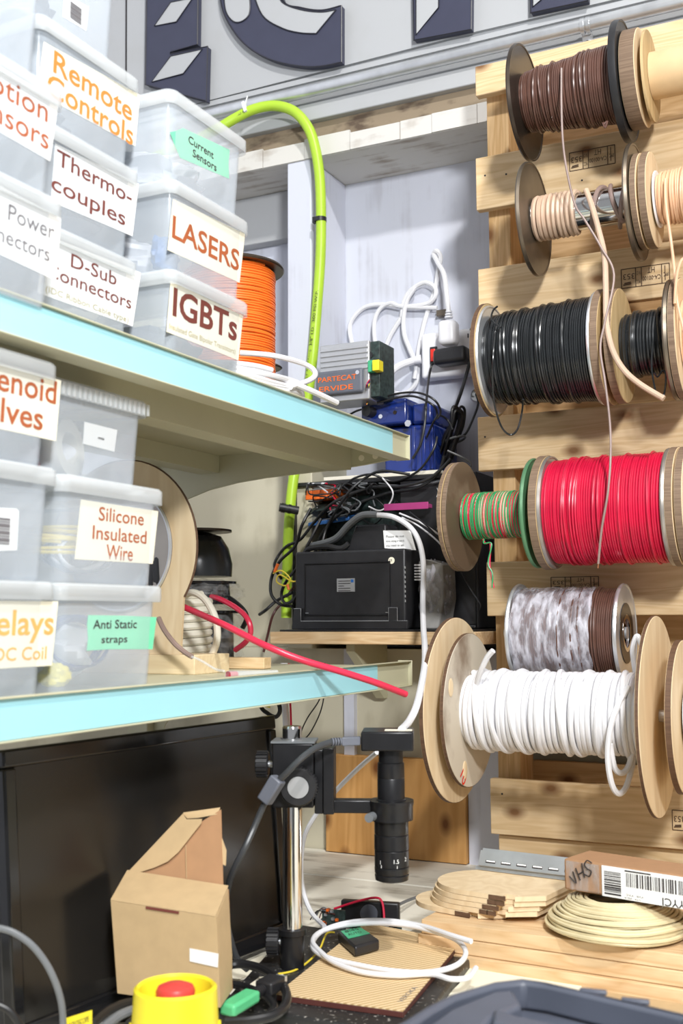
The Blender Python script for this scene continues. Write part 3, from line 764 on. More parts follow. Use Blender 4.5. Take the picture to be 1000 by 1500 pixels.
shelf(1.557, 1.548, 'top'); shelf(1.2115, 1.487, 'low')
for y in (.3, 1.60):
    part('upright', MB().box(-1.19, -1.1485, y-.0185, y+.0185, 0, 1.86), M['beige_steel'], shelving, .002)

# ================================================================== CLEAR STORAGE BOXES


def rrect(x0, x1, y0, y1, z, r=.012, n=5):
    out = []
    for cx_, cy_, a0 in ((x1-r, y1-r, 0), (x0+r, y1-r, pi/2), (x0+r, y0+r, pi), (x1-r, y0+r, 3*pi/2)):
        for i in range(n+1):
            a = a0+pi/2*i/n; out.append(V(cx_+r*cos(a), cy_+r*sin(a), z))
    return out


def loft(loops, cap0=False, cap1=False):
    b = MB(); m = len(loops[0]); vs = [p for l in loops for p in l]; fs = []
    for j in range(len(loops)-1):
        for i in range(m): fs.append((j*m+i, j*m+(i+1) % m, (j+1)*m+(i+1) % m, (j+1)*m+i))
    if cap0: fs.append(tuple(range(m))[::-1])
    if cap1: fs.append(tuple((len(loops)-1)*m+i for i in range(m)))
    return b.add(vs, fs)


def solid(o, th):
    s = o.modifiers.new('wall', 'SOLIDIFY'); s.thickness = th; s.offset = -1


class Bin:
    def __init__(s, xf, y0, y1, z, h, label, depth=.32, group='clear storage boxes on the shelves', ribbed=False):
        s.xf, s.y0, s.y1, s.z, s.h = xf, y0, y1, z, h; xb = xf-depth
        s.t = thing('storage_box', label, 'storage box', ((xf+xb)/2, (y0+y1)/2, z), group)

        def lp(i, zz, r=.012): return rrect(xb+i, xf-i, y0+i, y1-i, zz, r)
        o = part('body', loft([lp(.0115, z+.0005), lp(.0105, z+.004), lp(.0065, z+h-.014), lp(.003, z+h-.0135)], True), M['box_clear'], s.t); solid(o, .0013)
        lid = [lp(.0, z+h-.017), lp(.0, z+h-.003), lp(.002, z+h-.0005), lp(.012, z+h-.0005), lp(.015, z+h-.005)]
        o = part('lid', loft(lid, False, True), M['box_lid'], s.t); solid(o, .0011)
        if ribbed:
            b = MB(); n = int((y1-y0)/.008)
            for k in range(n): b.box(xf, xf+.0015, y0+.004+k*.008, y0+.007+k*.008, z+h-.016, z+h-.004)
            part('lid_ribs', b, M['box_lid'], o)

    def fx(s, zz): return s.xf-.0107+.0042*(zz-s.z)/(s.h-.014)

    def on(s, px, py, lift=.0006):
        p = P(px, py, X=s.xf-.0085); return V(s.fx(p.z)+lift, p.y, p.z)

    def paper(s, c, m='paper', name='paper_label', lift=.0004, label=None):
        q = [s.on(*p, lift) for p in c]
        return part(name, MB().prism(q, (.0004, 0, 0)), M[m], s.t, label=label)

    def text(s, lab, lines, m, bold=0., lift=.0012, name='lettering'):
        b = MB()
        for st, px, py, ex, hpx in lines:
            a = s.on(px, py); e = s.on(ex, py); e2 = s.on(ex, py)   # baseline start; end gives the length along the face
            top = s.on(px, py-hpx)
            put_text(b, st, (0, a.y, a.z), (0, 1, 0), (0, 0, 1), top.z-a.z, abs(e.y-a.y), bold, fn=lambda p: V(s.fx(p.z)+lift, p.y, p.z))
        return part(name, b, M[m], lab)


RW = .164
TZ, LZ = 1.557, 1.2115
hT = .1005
# upper shelf, right column
b1 = Bin(-.69, 1.15-RW, 1.15, TZ, hT, 'clear storage box labelled IGBTs, on the upper shelf under the LASERS box')
l = b1.paper([(247, 412), (353, 463), (349, 528), (300, 508), (244, 486)], 'paper_cream', label='torn cream label')
b1.text(l, [('IGBTs', 251, 461, 345, 40)], 'ink_brown', .02); b1.text(l, [('Insulated Gate Bipolar Transistors)', 247, 481, 344, 8)], 'ink_olive', name='small_print')
b2 = Bin(-.69, 1.15-RW, 1.15, TZ+hT, hT, 'clear storage box labelled LASERS, between the IGBTs and Current Sensors boxes')
l = b2.paper([(251, 292), (356, 343), (351, 414), (246, 366)], 'paper_cream', label='cream label'); b2.text(l, [('LASERS', 251, 347, 349, 32)], 'ink_rust', .015)
b3 = Bin(-.69, 1.146-RW, 1.146, TZ+2*hT, hT, 'clear storage box with green tape reading Current Sensors, on top of the LASERS box')
l = b3.paper([(248, 194), (257, 192), (266, 188), (334, 220), (333, 240), (335, 262), (264, 231), (256, 214)], 'tape_green', 'tape_label', label='torn green tape label')
b3.text(l, [('Current', 274, 209, 311, 11), ('Sensors', 281, 229, 316, 11)], 'ink', .01, name='handwriting')
# upper shelf, middle column
m1 = Bin(-.72, .970-RW, .970, TZ, .104, 'clear storage box labelled D-Sub Connectors, under the Thermocouples box')
l = m1.paper([(60, 343), (203, 400), (194, 478), (55, 429)], 'paper', label='white label')
m1.text(l, [('D-Sub', 101, 391, 168, 20), ('Connectors', 66, 404, 191, 20)], 'ink_brown', .004); m1.text(l, [('(IDC Ribbon Cable type)', 66, 427, 188, 9)], 'ink_olive', name='small_print')
m2 = Bin(-.72, .971-RW, .971, TZ+.104, hT, 'clear storage box labelled Thermocouples, under the Remote Controls box')
l = m2.paper([(78, 211), (200, 270), (194, 346), (75, 295)], 'paper', label='white label')
m2.text(l, [('Thermo-', 80, 241, 191, 23), ('couples', 74, 277, 183, 23)], 'ink_brown', .008)
m3 = Bin(-.72, .970-RW, .970, TZ+.104+hT, .1035, 'clear storage box labelled Remote Controls, under the dark barcode box')
l = m3.paper([(62, 62), (202, 140), (198, 214), (55, 135)], 'paper_cream', label='cream label')
m3.text(l, [('Remote', 76, 105, 192, 32), ('Controls', 68, 137, 195, 32)], 'ink_orange', .012)
m4 = Bin(-.725, .945-RW, .945, TZ+.104+hT+.1035, .14, 'bluish storage box with a white barcode label, topmost above Remote Controls')
l = m4.paper([(94, -10), (130, 10), (127, 45), (93, 24)], 'paper', 'barcode_label')
bb = MB()
for k in range(9):
    a, c = m4.on(103, 3+k*2.6), m4.on(119, 9+k*2.6+2); bb.box(a.x+.0006, a.x+.0009, a.y, c.y, a.z-.0009, a.z+(.0002 if k % 3 else .0008))
part('barcode', bb, M['ink_grey'], l)
# upper shelf, left column
n1 = Bin(-.667, .787-RW, .787, TZ, .101, 'clear storage box labelled Power Connectors, lowest at the left picture edge')
l = n1.paper([(-70, 238), (86, 320), (82, 411), (-75, 338)], 'paper', label='white label')
n1.text(l, [('Power', 9, 322, 77, 24), ('Connectors', -56, 331, 72, 23)], 'ink_grey', .0)
n2 = Bin(-.665, .783-RW, .783, TZ+.101, .101, 'clear storage box labelled Motion Sensors, above the Power Connectors box')
l = n2.paper([(-70, 58), (82, 150), (73, 236), (-72, 152)], 'paper', label='white label')
n2.text(l, [('Motion', -52, 112, 68, 33), ('Sensors', -56, 152, 71, 33)], 'ink_rust', .004)
n3 = Bin(-.668, .765-RW, .765, TZ+.202, .105, 'clear storage box above Motion Sensors, in the top left picture corner')
# lower shelf
q1 = Bin(-.69, .980-RW, .980, LZ, .1035, 'clear storage box with green tape reading Anti Static straps, on the lower shelf')
l = q1.paper([(127, 901), (180, 902), (227, 904), (225, 928), (223, 951), (160, 951), (127, 953), (128, 935), (126, 915)], 'tape_green', 'tape_label', label='green tape label')
q1.text(l, [('Anti Static', 134, 921, 198, 13), ('straps', 147, 942, 185, 11)], 'ink', .01, name='handwriting')
q2 = Bin(-.69, .980-RW, .980, LZ+.1035, .1005, 'clear storage box labelled Silicone Insulated Wire, full of yellow wire')
l = q2.paper([(116, 732), (229, 749), (224, 826), (110, 819)], 'paper_cream', label='white label')
q2.text(l, [('Silicone', 142, 762, 208, 20), ('Insulated', 134, 789, 213, 20), ('Wire', 155, 819, 194, 22)], 'ink_rust', .006)
q3 = Bin(-.715, .985-RW, .985, LZ+.204, .096, 'grey ribbed storage box with a small white sticker, above Silicone Insulated Wire', ribbed=True)
l = q3.paper([(122, 618), (170, 630), (167, 662), (121, 650)], 'paper', label='small white sticker'); q3.text(l, [('mts', 142, 643, 151, 4)], 'ink', .02)
r1 = Bin(-.69, .813-RW, .813, LZ, .1035, 'clear storage box labelled Relays DC Coil, at the left end of the lower shelf')
l = r1.paper([(-75, 879), (82, 881), (76, 975), (-75, 984)], 'paper_cream', label='cream label')
r1.text(l, [('Relays', -36, 931, 76, 38)], 'ink_ochre', .014); r1.text(l, [('DC Coil', -10, 969, 67, 20)], 'ink_ochre', .006)
r2 = Bin(-.69, .814-RW, .814, LZ+.1035, .1035, 'clear storage box with a rounded barcode sticker, above the Relays box')
l = r2.paper([(-40, 742), (22, 745), (26, 749), (25, 806), (-40, 808)], 'paper', 'barcode_label')
bb = MB()
for k in range(11):
    a, c = r2.on(-30, 757+k*3.6), r2.on(13, 758+k*3.6); bb.box(a.x+.0006, a.x+.0009, a.y, c.y, a.z-.0007, a.z+(.0003 if k % 3 else .0011))
part('barcode', bb, M['ink_grey'], l)
r3 = Bin(-.69, .811-RW, .811, LZ+.207, .097, 'clear storage box labelled Solenoid Valves, above the rounded barcode sticker box')
l = r3.paper([(-75, 513), (86, 558), (82, 646), (-75, 612)], 'paper_cream', label='cream label')
r3.text(l, [('Solenoid', -62, 557, 80, 37), ('Valves', -52, 606, 62, 37)], 'ink_rust', .012)
t = MB()
th = [P(20+32*sin(a), 510-22*cos(a), X=-.75) for a in [k*pi/12-pi/2 for k in range(13)]]
single('cable_loop', MB().tube(smooth([V(-.78, .66+.045*cos(a), 1.5205+.003*(k % 2)) for k, a in enumerate([j*.5 for j in range(26)])], 3), .0045, 8), M['blackcable'], 'black cable loop lying on the Solenoid Valves box lid', 'cable')

# things inside the boxes


def loops(c, rx, ry, rz, n, r, m, name, label, seed, axis='X', group='things seen through the clear boxes', seg=18):
    rr = random.Random(seed); pts = []
    c = Vector(c)
    for i in range(n*seg):
        a = 2*pi*i/seg; k = i/seg
        u, v, w = cos(a)*(.8+.2*noise.noise(V(k, seed, 0))), sin(a)*(.8+.2*noise.noise(V(k, 0, seed))), noise.noise(V(k*.8, seed, 3))*.95
        pts.append(c+(V(w*rx, u*ry, v*rz) if axis == 'X' else V(u*rx, v*ry, w*rz)))
    return single(name, MB().tube(pts, r, 6), m, label, 'wire' if 'wire' in name else 'cable', group=group)


def bag(c, rx, ry, rz, m, label, seed, name='parts_bag', cat='bag'):
    return single(name, MB().blob(c, rx, ry, rz, 26, 16, .35, 2.6, seed, True), m, label, cat, group='things seen through the clear boxes')


loops((-.80, .89, LZ+.148), .08, .058, .034, 9, .0018, M['yellowwire'], 'wire_bundle', 'yellow wire bundle inside the Silicone Insulated Wire box', 2, 'Z')
loops((-.75, .91, LZ+.135), .035, .05, .021, 7, .0016, M['whitecable'], 'wire_bundle', 'clear white wire loops inside the Silicone Insulated Wire box', 4)
loops((-.80, .72, LZ+.15), .08, .05, .030, 7, .002, M['beigecoil'], 'wire_bundle', 'pale wire bundle inside the rounded barcode sticker box', 5, 'Z')
bag((-.83, .72, LZ+.040), .08, .06, .036, M['plategrey'], 'grey relay pile inside the Relays box', 11)
bag((-.80, .90, LZ+.038), .07, .05, .034, M['whiteplastic'], 'white strap bag inside the Anti Static straps box', 12)
loops((-.745, .90, LZ+.045), .02, .055, .032, 4, .002, M['blue'], 'strap_cord', 'blue strap cord inside the Anti Static straps box', 13)
bag((-.72, .845, LZ+.016), .014, .015, .012, M['yellow'], 'small yellow clip inside the Anti Static straps box', 14, 'clip', 'clip')
single('tape_roll', MB().ring((-.79, .91, LZ+.243), (-.765, .915, LZ+.245), .017, .030, 40), M['creamcable'], 'cream tape roll inside the grey ribbed storage box', 'tape roll', group='things seen through the clear boxes')
single('tape_roll', MB().ring((-.80, .945, LZ+.241), (-.785, .955, LZ+.241), .018, .028, 40), M['whiteplastic'], 'white tape roll behind the cream tape roll', 'tape roll', group='things seen through the clear boxes')
bag((-.78, .858, LZ+.228), .02, .018, .016, M['redwire'], 'red part inside the grey ribbed storage box', 15)
bag((-.84, .90, LZ+.245), .05, .06, .028, M['plategrey'], 'dark cable clump inside the grey ribbed storage box', 16)
bag((-.84, .73, LZ+.245), .09, .05, .03, M['alu'], 'grey metal valve pile inside the Solenoid Valves box', 17)
bag((-.80, 1.06, TZ+.032), .08, .055, .028, M['plategrey'], 'dark part pile inside the IGBTs box', 18)
bag((-.80, 1.06, TZ+hT+.032), .07, .05, .028, M['whiteplastic'], 'white wrapped part inside the LASERS box', 19)
bag((-.725, 1.02, TZ+hT+.026), .012, .02, .02, M['bluepcb'], 'blue ribbon inside the LASERS box', 20)
bag((-.80, 1.06, TZ+2*hT+.034), .08, .06, .03, M['whiteplastic'], 'white foam bag inside the Current Sensors box', 21)
bag((-.83, .89, TZ+.032), .09, .055, .028, M['alu'], 'grey connector pile inside the D-Sub Connectors box', 22)
bag((-.83, .89, TZ+.104+.032), .09, .055, .028, M['plategrey'], 'dark probe pile inside the Thermocouples box', 23)
bag((-.85, .89, TZ+.104+hT+.032), .08, .05, .026, M['greycable'], 'grey remote pile inside the Remote Controls box', 24)
bag((-.86, .86, TZ+.104+hT+.1035+.05), .10, .06, .045, M['plategrey'], 'dark blue part inside the bluish barcode box', 25)
bag((-.80, .70, TZ+.032), .09, .055, .028, M['navy'], 'dark connector pile inside the Power Connectors box', 26)
bag((-.80, .70, TZ+.101+.032), .09, .055, .028, M['plategrey'], 'dark sensor pile inside the Motion Sensors box', 27)
bag((-.80, .68, TZ+.202+.032), .08, .05, .028, M['whiteplastic'], 'white part inside the top left corner box', 28)

# ================================================================== UPPER SHELF: reels and cable
oc = V(-.862, 1.375, 0)
t = thing('wire_reel', 'tall reel of orange wire standing on the upper shelf', 'wire spool', (oc.x, oc.y, TZ-.003))
part('flange', MB().lathe([(0, TZ-.003), (.079, TZ-.003), (.079, TZ+.002), (0, TZ+.002)], oc, (0, 0, 1), 56), M['bronze'], t)
part('flange', MB().lathe([(0, 1.783), (.0785, 1.783), (.080, 1.785), (.0785, 1.788), (0, 1.788)], oc, (0, 0, 1), 56), M['bronze'], t)
b = MB(); zc = TZ+.003; pts = []
for i in range(0, 62*40):
    a = 2*pi*i/40; k = a/(2*pi); r = .0655+.0009*noise.noise(V(k*.5, 3, cos(a))); pts.append(V(oc.x+r*cos(a), oc.y+r*sin(a), zc+.0016+.2195*i/(62*40)+.0016*noise.noise(V(k*.9, sin(a), 8))))
b.tube(pts, .0019, 6); b.lathe([(.01, TZ+.003), (.0635, TZ+.003), (.0635, 1.782), (.01, 1.782)], oc, (0, 0, 1), 48)
part('wire_winding', b, M['orangewire'], t)
oc2 = V(P(380, 493, Y=1.52).x, 1.52, 0)
t = thing('wire_reel', 'small dark reel behind the orange wire reel', 'wire spool', (oc2.x, oc2.y, TZ-.003))
part('flange', MB().lathe([(0, 1.672), (.034, 1.672), (.036, 1.674), (.034, 1.676), (0, 1.676)], oc2, (0, 0, 1), 48), M['bronze'], t)
part('hub', MB().cyl((oc2.x, oc2.y, TZ), (oc2.x-.01, oc2.y, 1.67), .014), M['bronze'], t); part('flange', MB().cyl((oc2.x, oc2.y, TZ-.003), (oc2.x, oc2.y, TZ+.001), .036), M['bronze'], t)
rr = random.Random(4); pts = []
for i in range(7*28):
    a = 2*pi*i/28; k = i/28
    pts.append(V(-.765+.055*cos(a)*(1+.12*noise.noise(V(k, 0, 0))), 1.262+.115*sin(a)*(1+.1*noise.noise(V(0, k, 0))), TZ+.004+.004*k+.008*noise.noise(V(k*.7, sin(a), 2))+.006))
t = thing('cable_coil', 'white cable coil lying on the upper shelf below the orange reel', 'cable', (-.765, 1.262, TZ))
part('coil', MB().tube(smooth(pts, 2), .0036, 8), M['whitecable'], t)
part('loose_end', MB().tube(smooth([P(352, 540, X=-.75), P(400, 551, X=-.72), P(450, 570, X=-.70), P(493, 590, X=-.69)], 8), .0042, 8), M['whitecable'], t)
part('loose_end', MB().tube(smooth([P(352, 517, X=-.78), P(400, 521, X=-.74), P(445, 533, X=-.725), P(461, 545, X=-.715), P(455, 556, X=-.71), P(425, 567, X=-.705)], 8), .0038, 8), M['whitecable'], t)

# ================================================================== LOWER SHELF: reel stand, cables, bags
t = thing('reel_stand', 'plywood reel stand with a round top on a pale wood foot, beside the Silicone box', 'reel stand', (-.9, 1.25, LZ-.003))
cxr, czr, rr_ = -.954, 1.376, .121
pts = [(cxr+rr_*cos(a), czr+rr_*sin(a)) for a in [radians(d) for d in range(-33, 200, 6)]] + [(-1.06, 1.30), (-1.05, 1.234), (-.8565, 1.234)]
pn = part('panel', MB().prism([V(x, 1.25, z) for x, z in pts], (0, .004, 0)), M['ply'], t)
part('edge_band', MB().tube([V(x, 1.252, z) for x, z in pts[:-3]], .0019, 8), M['ply_edge'], pn)
part('foot', MB().box(-1.07, -.831, 1.245, 1.33, LZ-.003, 1.2338), M['plank_end'], t, .001)
f = part('flange', MB().cyl((cxr, 1.244, czr), (cxr, 1.2495, czr), .084, n=64), M['greydisc'], t, label='scuffed grey flange'); part('rim', MB().lathe([(.082, 0), (.0845, -.001), (.086, .002), (.084, .004)], (cxr, 1.243, czr), (0, 1, 0), 64, closed=True), M['zinc'], f)
sc = MB(); rr = random.Random(9)
for k in range(7):
    a = rr.uniform(-.9, .2); q = V(cxr+.06*cos(a)+.008*rr.uniform(-1, 1), 1.2435, czr-.02+.05*sin(a)); sc.blob(q, rr.uniform(.003, .008), .0006, rr.uniform(.006, .02), 10, 6, .5, 3, k)
part('scuff', sc, M['blackplastic'], f, label='dark scuff marks')
oc3 = V(P(280, 940, Y=1.40).x, 1.40, 0); pts = []
for i in range(9*26):
    a = 2*pi*i/26; pts.append(V(oc3.x-.006+(.030+.004*noise.noise(V(i/26, 0, 3)))*cos(a), oc3.y+.034*sin(a), LZ+.004+.0112*i/26))
t = thing('cable_coil', 'cream thick cable wound in an upright stack behind the reel stand', 'cable', (oc3.x, oc3.y, LZ-.003))
part('coil', MB().tube(pts, .0056, 8), M['creamcable'], t)
part('loose_end', MB().tube(smooth([P(262, 880, Y=1.36), P(280, 868, Y=1.34), P(300, 878, Y=1.33), P(315, 905, Y=1.325), P(318, 935, Y=1.325), P(310, 960, Y=1.33), P(300, 972, Y=1.34), P(288, 976, Y=1.36)], 8), .0050, 10), M['creamcable'], t)
pl = [P(262, 886, X=-.90), P(285, 896, X=-.87), P(330, 916, X=-.80), P(385, 944, X=-.735), P(440, 966, X=-.69), P(500, 984, X=-.65), P(550, 1000, X=-.62), P(594, 1017, X=-.60)]
t = thing('battery_cable', 'thick pink red cable reaching out over the lower shelf edge', 'cable', pl[0])
part('jacket', MB().tube(smooth(pl, 8), .0044, 12), M['pinkcable'], t); part('cut_end', MB().cyl(pl[-1], pl[-1]+(pl[-1]-pl[-2]).normalized()*.0012, .003), M['paper'], t)
pl = [P(296, 873, Y=1.50), P(318, 876, Y=1.49), P(345, 890, Y=1.48), P(362, 906, Y=1.47), P(367, 925, Y=1.47), P(360, 940, Y=1.475), P(345, 952, Y=1.49)]
single('battery_cable', MB().tube(smooth(pl, 8), .0042, 10), M['pinkcable'], 'red cable loop curling behind the cream cable stack', 'cable')
pl = [P(306, 866, Y=1.52), P(335, 876, Y=1.51), P(355, 892, Y=1.50), P(361, 906, Y=1.50), P(355, 920, Y=1.50)]
single('battery_cable', MB().tube(smooth(pl, 8), .004, 10), M['blackcable'], 'black cable loop behind the red cable loop', 'cable')
pl = [P(232, 905, X=-.86), P(240, 922, X=-.85), P(255, 942, X=-.84), P(270, 955, X=-.825), P(281, 962, X=-.81)]
t = thing('sleeved_lead', 'mauve sleeved lead hanging across the reel stand foot', 'cable', pl[-1]); part('sleeve', MB().tube(smooth(pl, 6), .0034, 8), M['brownsleeve'], t)
pl = [P(281, 962, X=-.81), P(295, 968, X=-.79), P(315, 980, X=-.76), P(328, 983, X=-.74)]; part('clear_tail', MB().tube(smooth(pl, 6), .0016, 8), M['box_lid'], t)


def lying(name, label, cat, px0, py0, px1, py1, zc, r, m):
    a = P(px0, py0, Z=zc); c = P(px1, py1, Z=zc); return a, c


a, c = P(312, 973, Y=1.42), P(390, 966, Y=1.42)
single('wood_strip', MB().obox(V((a.x+c.x)/2, 1.42, LZ+.0055), ((c.x-a.x)/2, .004, 0), (-.001, .012, 0), (0, 0, .008)), M['pine'], 'yellow wood strip on the lower shelf behind the clear tube', 'wood', bevel=.001)
a = P(334, 974, X=-.72); c = P(405, 968, X=-.70); a.z = c.z = LZ+.003
t = thing('clear_tube', 'clear plastic tube with red tip on the lower shelf edge', 'tube', a)
part('tube', MB().cyl(a, c, .0052, .003, 16), M['box_lid'], t); part('red_tip', MB().cyl(a, a+(c-a)*.16, .0045, .004, 14), M['redwire'], t)


def bagged(c, r, h, label, seed):
    t = thing('bagged_spool', label, 'wire spool', c); x, y, z = c
    b = MB().lathe([(0, z), (r*.9, z), (r*.9, z+.004), (r*.75, z+.006), (r*.72, z+h-.006), (r*.9, z+h-.004), (r*.9, z+h), (0, z+h)], (x, y, 0), (0, 0, 1), 40)
    part('spool', b, M['blackgloss'], t)
    part('bag', MB().blob((x, y, z+h*.5), r*1.12, r*1.12, h*.62, 40, 24, .16, 4.5, seed, True), M['bagfilm'], t, label='crinkled smoky plastic bag')


bx = P(300, 900, Y=1.52)
bagged((bx.x, 1.52, LZ-.003), .062, .085, 'lower dark spool in a plastic bag behind the cream cable', 3)
bagged((bx.x-.005, 1.52, LZ+.092), .060, .036, 'flat dark spool in a plastic bag, middle of the bagged stack', 5)
t = thing('wire_reel', 'rounded black reel on top of the bagged stack behind the reel stand', 'wire spool', (bx.x-.015, 1.52, LZ+.136))
part('winding', MB().lathe([(0, 0), (.055, 0), (.056, .02), (.050, .045), (.038, .064), (.02, .07), (0, .071)], (bx.x-.015, 1.52, LZ+.136), (0, 0, 1), 40), M['blackwire'], t)
part('flange', MB().lathe([(0, .071), (.052, .071), (.052, .0745), (0, .0745)], (bx.x-.012, 1.52, LZ+.136), (0, 0, 1), 48), M['bronze'], t)
# ================================================================== LIME AIR HOSE
pl = [P(120, 262, Y=1.80), P(210, 236, Y=1.80), P(280, 208, Y=1.80), P(318, 189, Y=1.80), P(345, 173, Y=1.81), P(372, 160, Y=1.82), P(402, 155, Y=1.83), P(430, 163, Y=1.835), P(450, 185, Y=1.84), P(461, 215, Y=1.845), P(468, 260, Y=1.85), P(470, 320, Y=1.852), P(469, 380, Y=1.855), P(464, 450, Y=1.86), P(458, 520, Y=1.86), P(451, 580, Y=1.865), P(443, 640, Y=1.87), P(430, 700, Y=1.855), P(423, 770, Y=1.85), P(420, 850, Y=1.845), P(419, 905, Y=1.845)]
t = thing('air_hose', 'lime green air hose arching over the conduit and down the wall', 'hose', pl[-1])
hs = smooth(pl, 8)
part('hose', MB().tube(hs, .0099, 16), M['hose'], t)
q = P(469, 322, Y=1.852); part('cable_tie', MB().ring(q+V(0, 0, -.004), q+V(0, 0, .004), .0096, .0118, 24).box(q.x-.014, q.x-.008, q.y-.006, q.y+.002, q.z-.006, q.z+.006), M['blackplastic'], t)
q = P(364, 163, Y=1.815); part('cable_tie', MB().obox(q+V(-.004, -.008, .006), (.0025, 0, .0012), (0, .004, 0), (-.003, 0, .010)).obox(q+V(-.002, -.006, .018), (.001, 0, .0), (0, .001, 0), (.003, 0, .010)), M['whiteplastic'], t, label='white tie')
b = MB(); a = P(449, 572, Y=1.854); c = P(466, 425, Y=1.844); put_text(b, 'Hybrid Air Hose  3/8" I.D.  300 PSI W.P.', a, c-a, (-1, 0, .1), .0058, (c-a).length)
part('hose_print', b, M['ink'], t, label='black printing along the hose')
b = MB(); a = P(338, 175, Y=1.80); c = P(362, 162, Y=1.806); put_text(b, 'HYBRID AIR', a, c-a, (-.4, 0, .9), .005, (c-a).length); part('hose_print', b, M['ink'], t)

# ================================================================== WALL POWER STRIP AND CORDS
YW = 2.02
t = thing('power_strip', 'white wide power strip with a lit red switch on the wall', 'power strip', P(660, 550, Y=2.0))
a, c = P(616, 489, Y=1.985), P(618, 555, Y=1.985); xr = P(735, 545, Y=1.985).x
part('housing', MB().box(a.x, xr, 1.985, YW-.0005, c.z, a.z), M['whiteplastic'], t, .006, seg=4)
s0 = P(635, 521, Y=1.984); part('switch', MB().box(s0.x-.007, s0.x+.007, 1.981, 1.986, s0.z-.017, s0.z+.017), M['blackplastic'], t, .001)
part('rocker', MB().box(s0.x-.0045, s0.x+.0045, 1.978, 1.982, s0.z-.012, s0.z+.012), M['redlamp'], t.children[-1], .001, label='red rocker')
for px in (690, 712):
    for py in (488, 530):
        o0 = P(px, py, Y=1.9845); b = MB()
        b.box(o0.x-.0075, o0.x-.0055, 1.984, 1.9855, o0.z-.008, o0.z).box(o0.x+.0045, o0.x+.0065, 1.984, 1.9855, o0.z-.006, o0.z+.002).cyl((o0.x, 1.9843, o0.z+.007), (o0.x, 1.986, o0.z+.007), .0032, n=14)
        part('outlet', b, M['ink'], t, label='three pin outlet slots')
part('cord_grip', MB().cyl(P(617, 526, Y=1.995), P(603, 529, Y=1.99), .009, .0065), M['whiteplastic'], t)
part('cord', MB().tube(smooth([P(604, 529, Y=1.99), P(582, 538, Y=1.97), P(562, 555, Y=1.95), P(548, 572, Y=1.94), P(541, 590, Y=1.94)], 8), .0075, 10), M['whitecable'], t)
# white plug with flat cord
t = thing('power_plug', 'white plug with a flat white cord hanging on a wall hook', 'plug', P(655, 505, Y=1.97))
a, c = P(657, 470, Y=1.965), P(657, 506, Y=1.965)
part('plug_body', MB().obox((a+c)/2, (.0175, 0, 0), (0, .016, 0), (0, 0, (a.z-c.z)/2)), M['whiteplastic'], t, .009, seg=4)
for k in range(3):
    q = P(657, 466-k*4, Y=1.965); part('strain_relief', MB().cyl(q, q+V(0, 0, .0028), .008-.001*k, n=20), M['whiteplastic'], t)
pl = [P(657, 458, Y=1.968), P(654, 430, Y=1.975), P(650, 402, Y=1.985), P(641, 385, Y=2.0), P(635, 372, Y=2.008), P(640, 368, Y=2.004), P(645, 378, Y=2.01), P(641, 400, Y=2.012), P(637, 425, Y=2.014), P(630, 445, Y=2.014), P(620, 478, Y=2.014), P(612, 520, Y=2.014), P(612, 545, Y=2.013), P(607, 565, Y=2.012), P(590, 577, Y=2.012), P(572, 572, Y=2.012), P(562, 555, Y=2.012), P(561, 525, Y=2.013), P(570, 495, Y=2.013), P(588, 465, Y=2.013)]
part('cord', MB().tube(smooth(pl, 8), .0048, 8), M['whitecable'], t)
pl = [P(588, 465, Y=2.012), P(592, 440, Y=2.010), P(603, 424, Y=2.008), P(622, 414, Y=2.006), P(637, 422, Y=2.004), P(636, 436, Y=2.004), P(622, 446, Y=2.006), P(590, 449, Y=2.008), P(560, 446, Y=2.01), P(535, 450, Y=2.012), P(518, 465, Y=2.012), P(512, 482, Y=2.012), P(516, 505, Y=2.0)]
part('cord', MB().tube(smooth(pl, 8), .0046, 8), M['whitecable'], t)
pl = [P(607, 555, Y=2.006), P(609, 535, Y=2.006), P(600, 512, Y=2.006), P(592, 490, Y=2.006), P(591, 465, Y=2.006), P(596, 440, Y=2.003), P(607, 422, Y=2.002)]
part('cord', MB().tube(smooth(pl, 8), .0046, 8), M['whitecable'], t)
pl = [P(558, 540, Y=1.99), P(552, 515, Y=1.995), P(548, 490, Y=2.0), P(549, 468, Y=2.004), P(557, 452, Y=2.006), P(572, 444, Y=2.006), P(588, 449, Y=2.006), P(640, 451, Y=2.008)]
single('looped_cord', MB().tube(smooth(pl, 8), .0042, 8), M['whitecable'], 'white cord looping down to the silver module', 'cable')
q = P(650, 459, Y=2.012); single('wall_bracket', MB().box(q.x-.013, q.x+.013, 2.004, 2.0195, q.z-.006, q.z+.006), M['steel_disc'], 'small metal cord bracket above the white plug', 'bracket', bevel=.001)
t = thing('power_plug', 'black plug with a twisted body in the power strip', 'plug', P(662, 530, Y=1.96))
a, c = P(638, 524, Y=1.965), P(686, 521, Y=1.965)
part('plug_body', MB().obox((a+c)/2, ((c.x-a.x)/2, 0, .001), (0, .019, 0), (0, 0, .0155)), M['blackplastic'], t, .008, seg=4)
part('cord', MB().tube(smooth([P(633, 532, Y=1.965), P(630, 542, Y=1.962), P(627, 560, Y=1.93), P(624, 590, Y=1.858), P(622, 620, Y=1.85), P(616, 650, Y=1.85), P(604, 672, Y=1.85)], 8), .0024, 8), M['blackcable'], t)
part('cord', MB().tube(smooth([P(694, 518, Y=1.97), P(690, 524, Y=1.96), P(684, 545, Y=1.955), P(675, 575, Y=1.95), P(664, 605, Y=1.945), P(660, 625, Y=1.94)], 8), .0032, 8), M['blackcable'], t)
q = P(698, 578, Y=2.012)
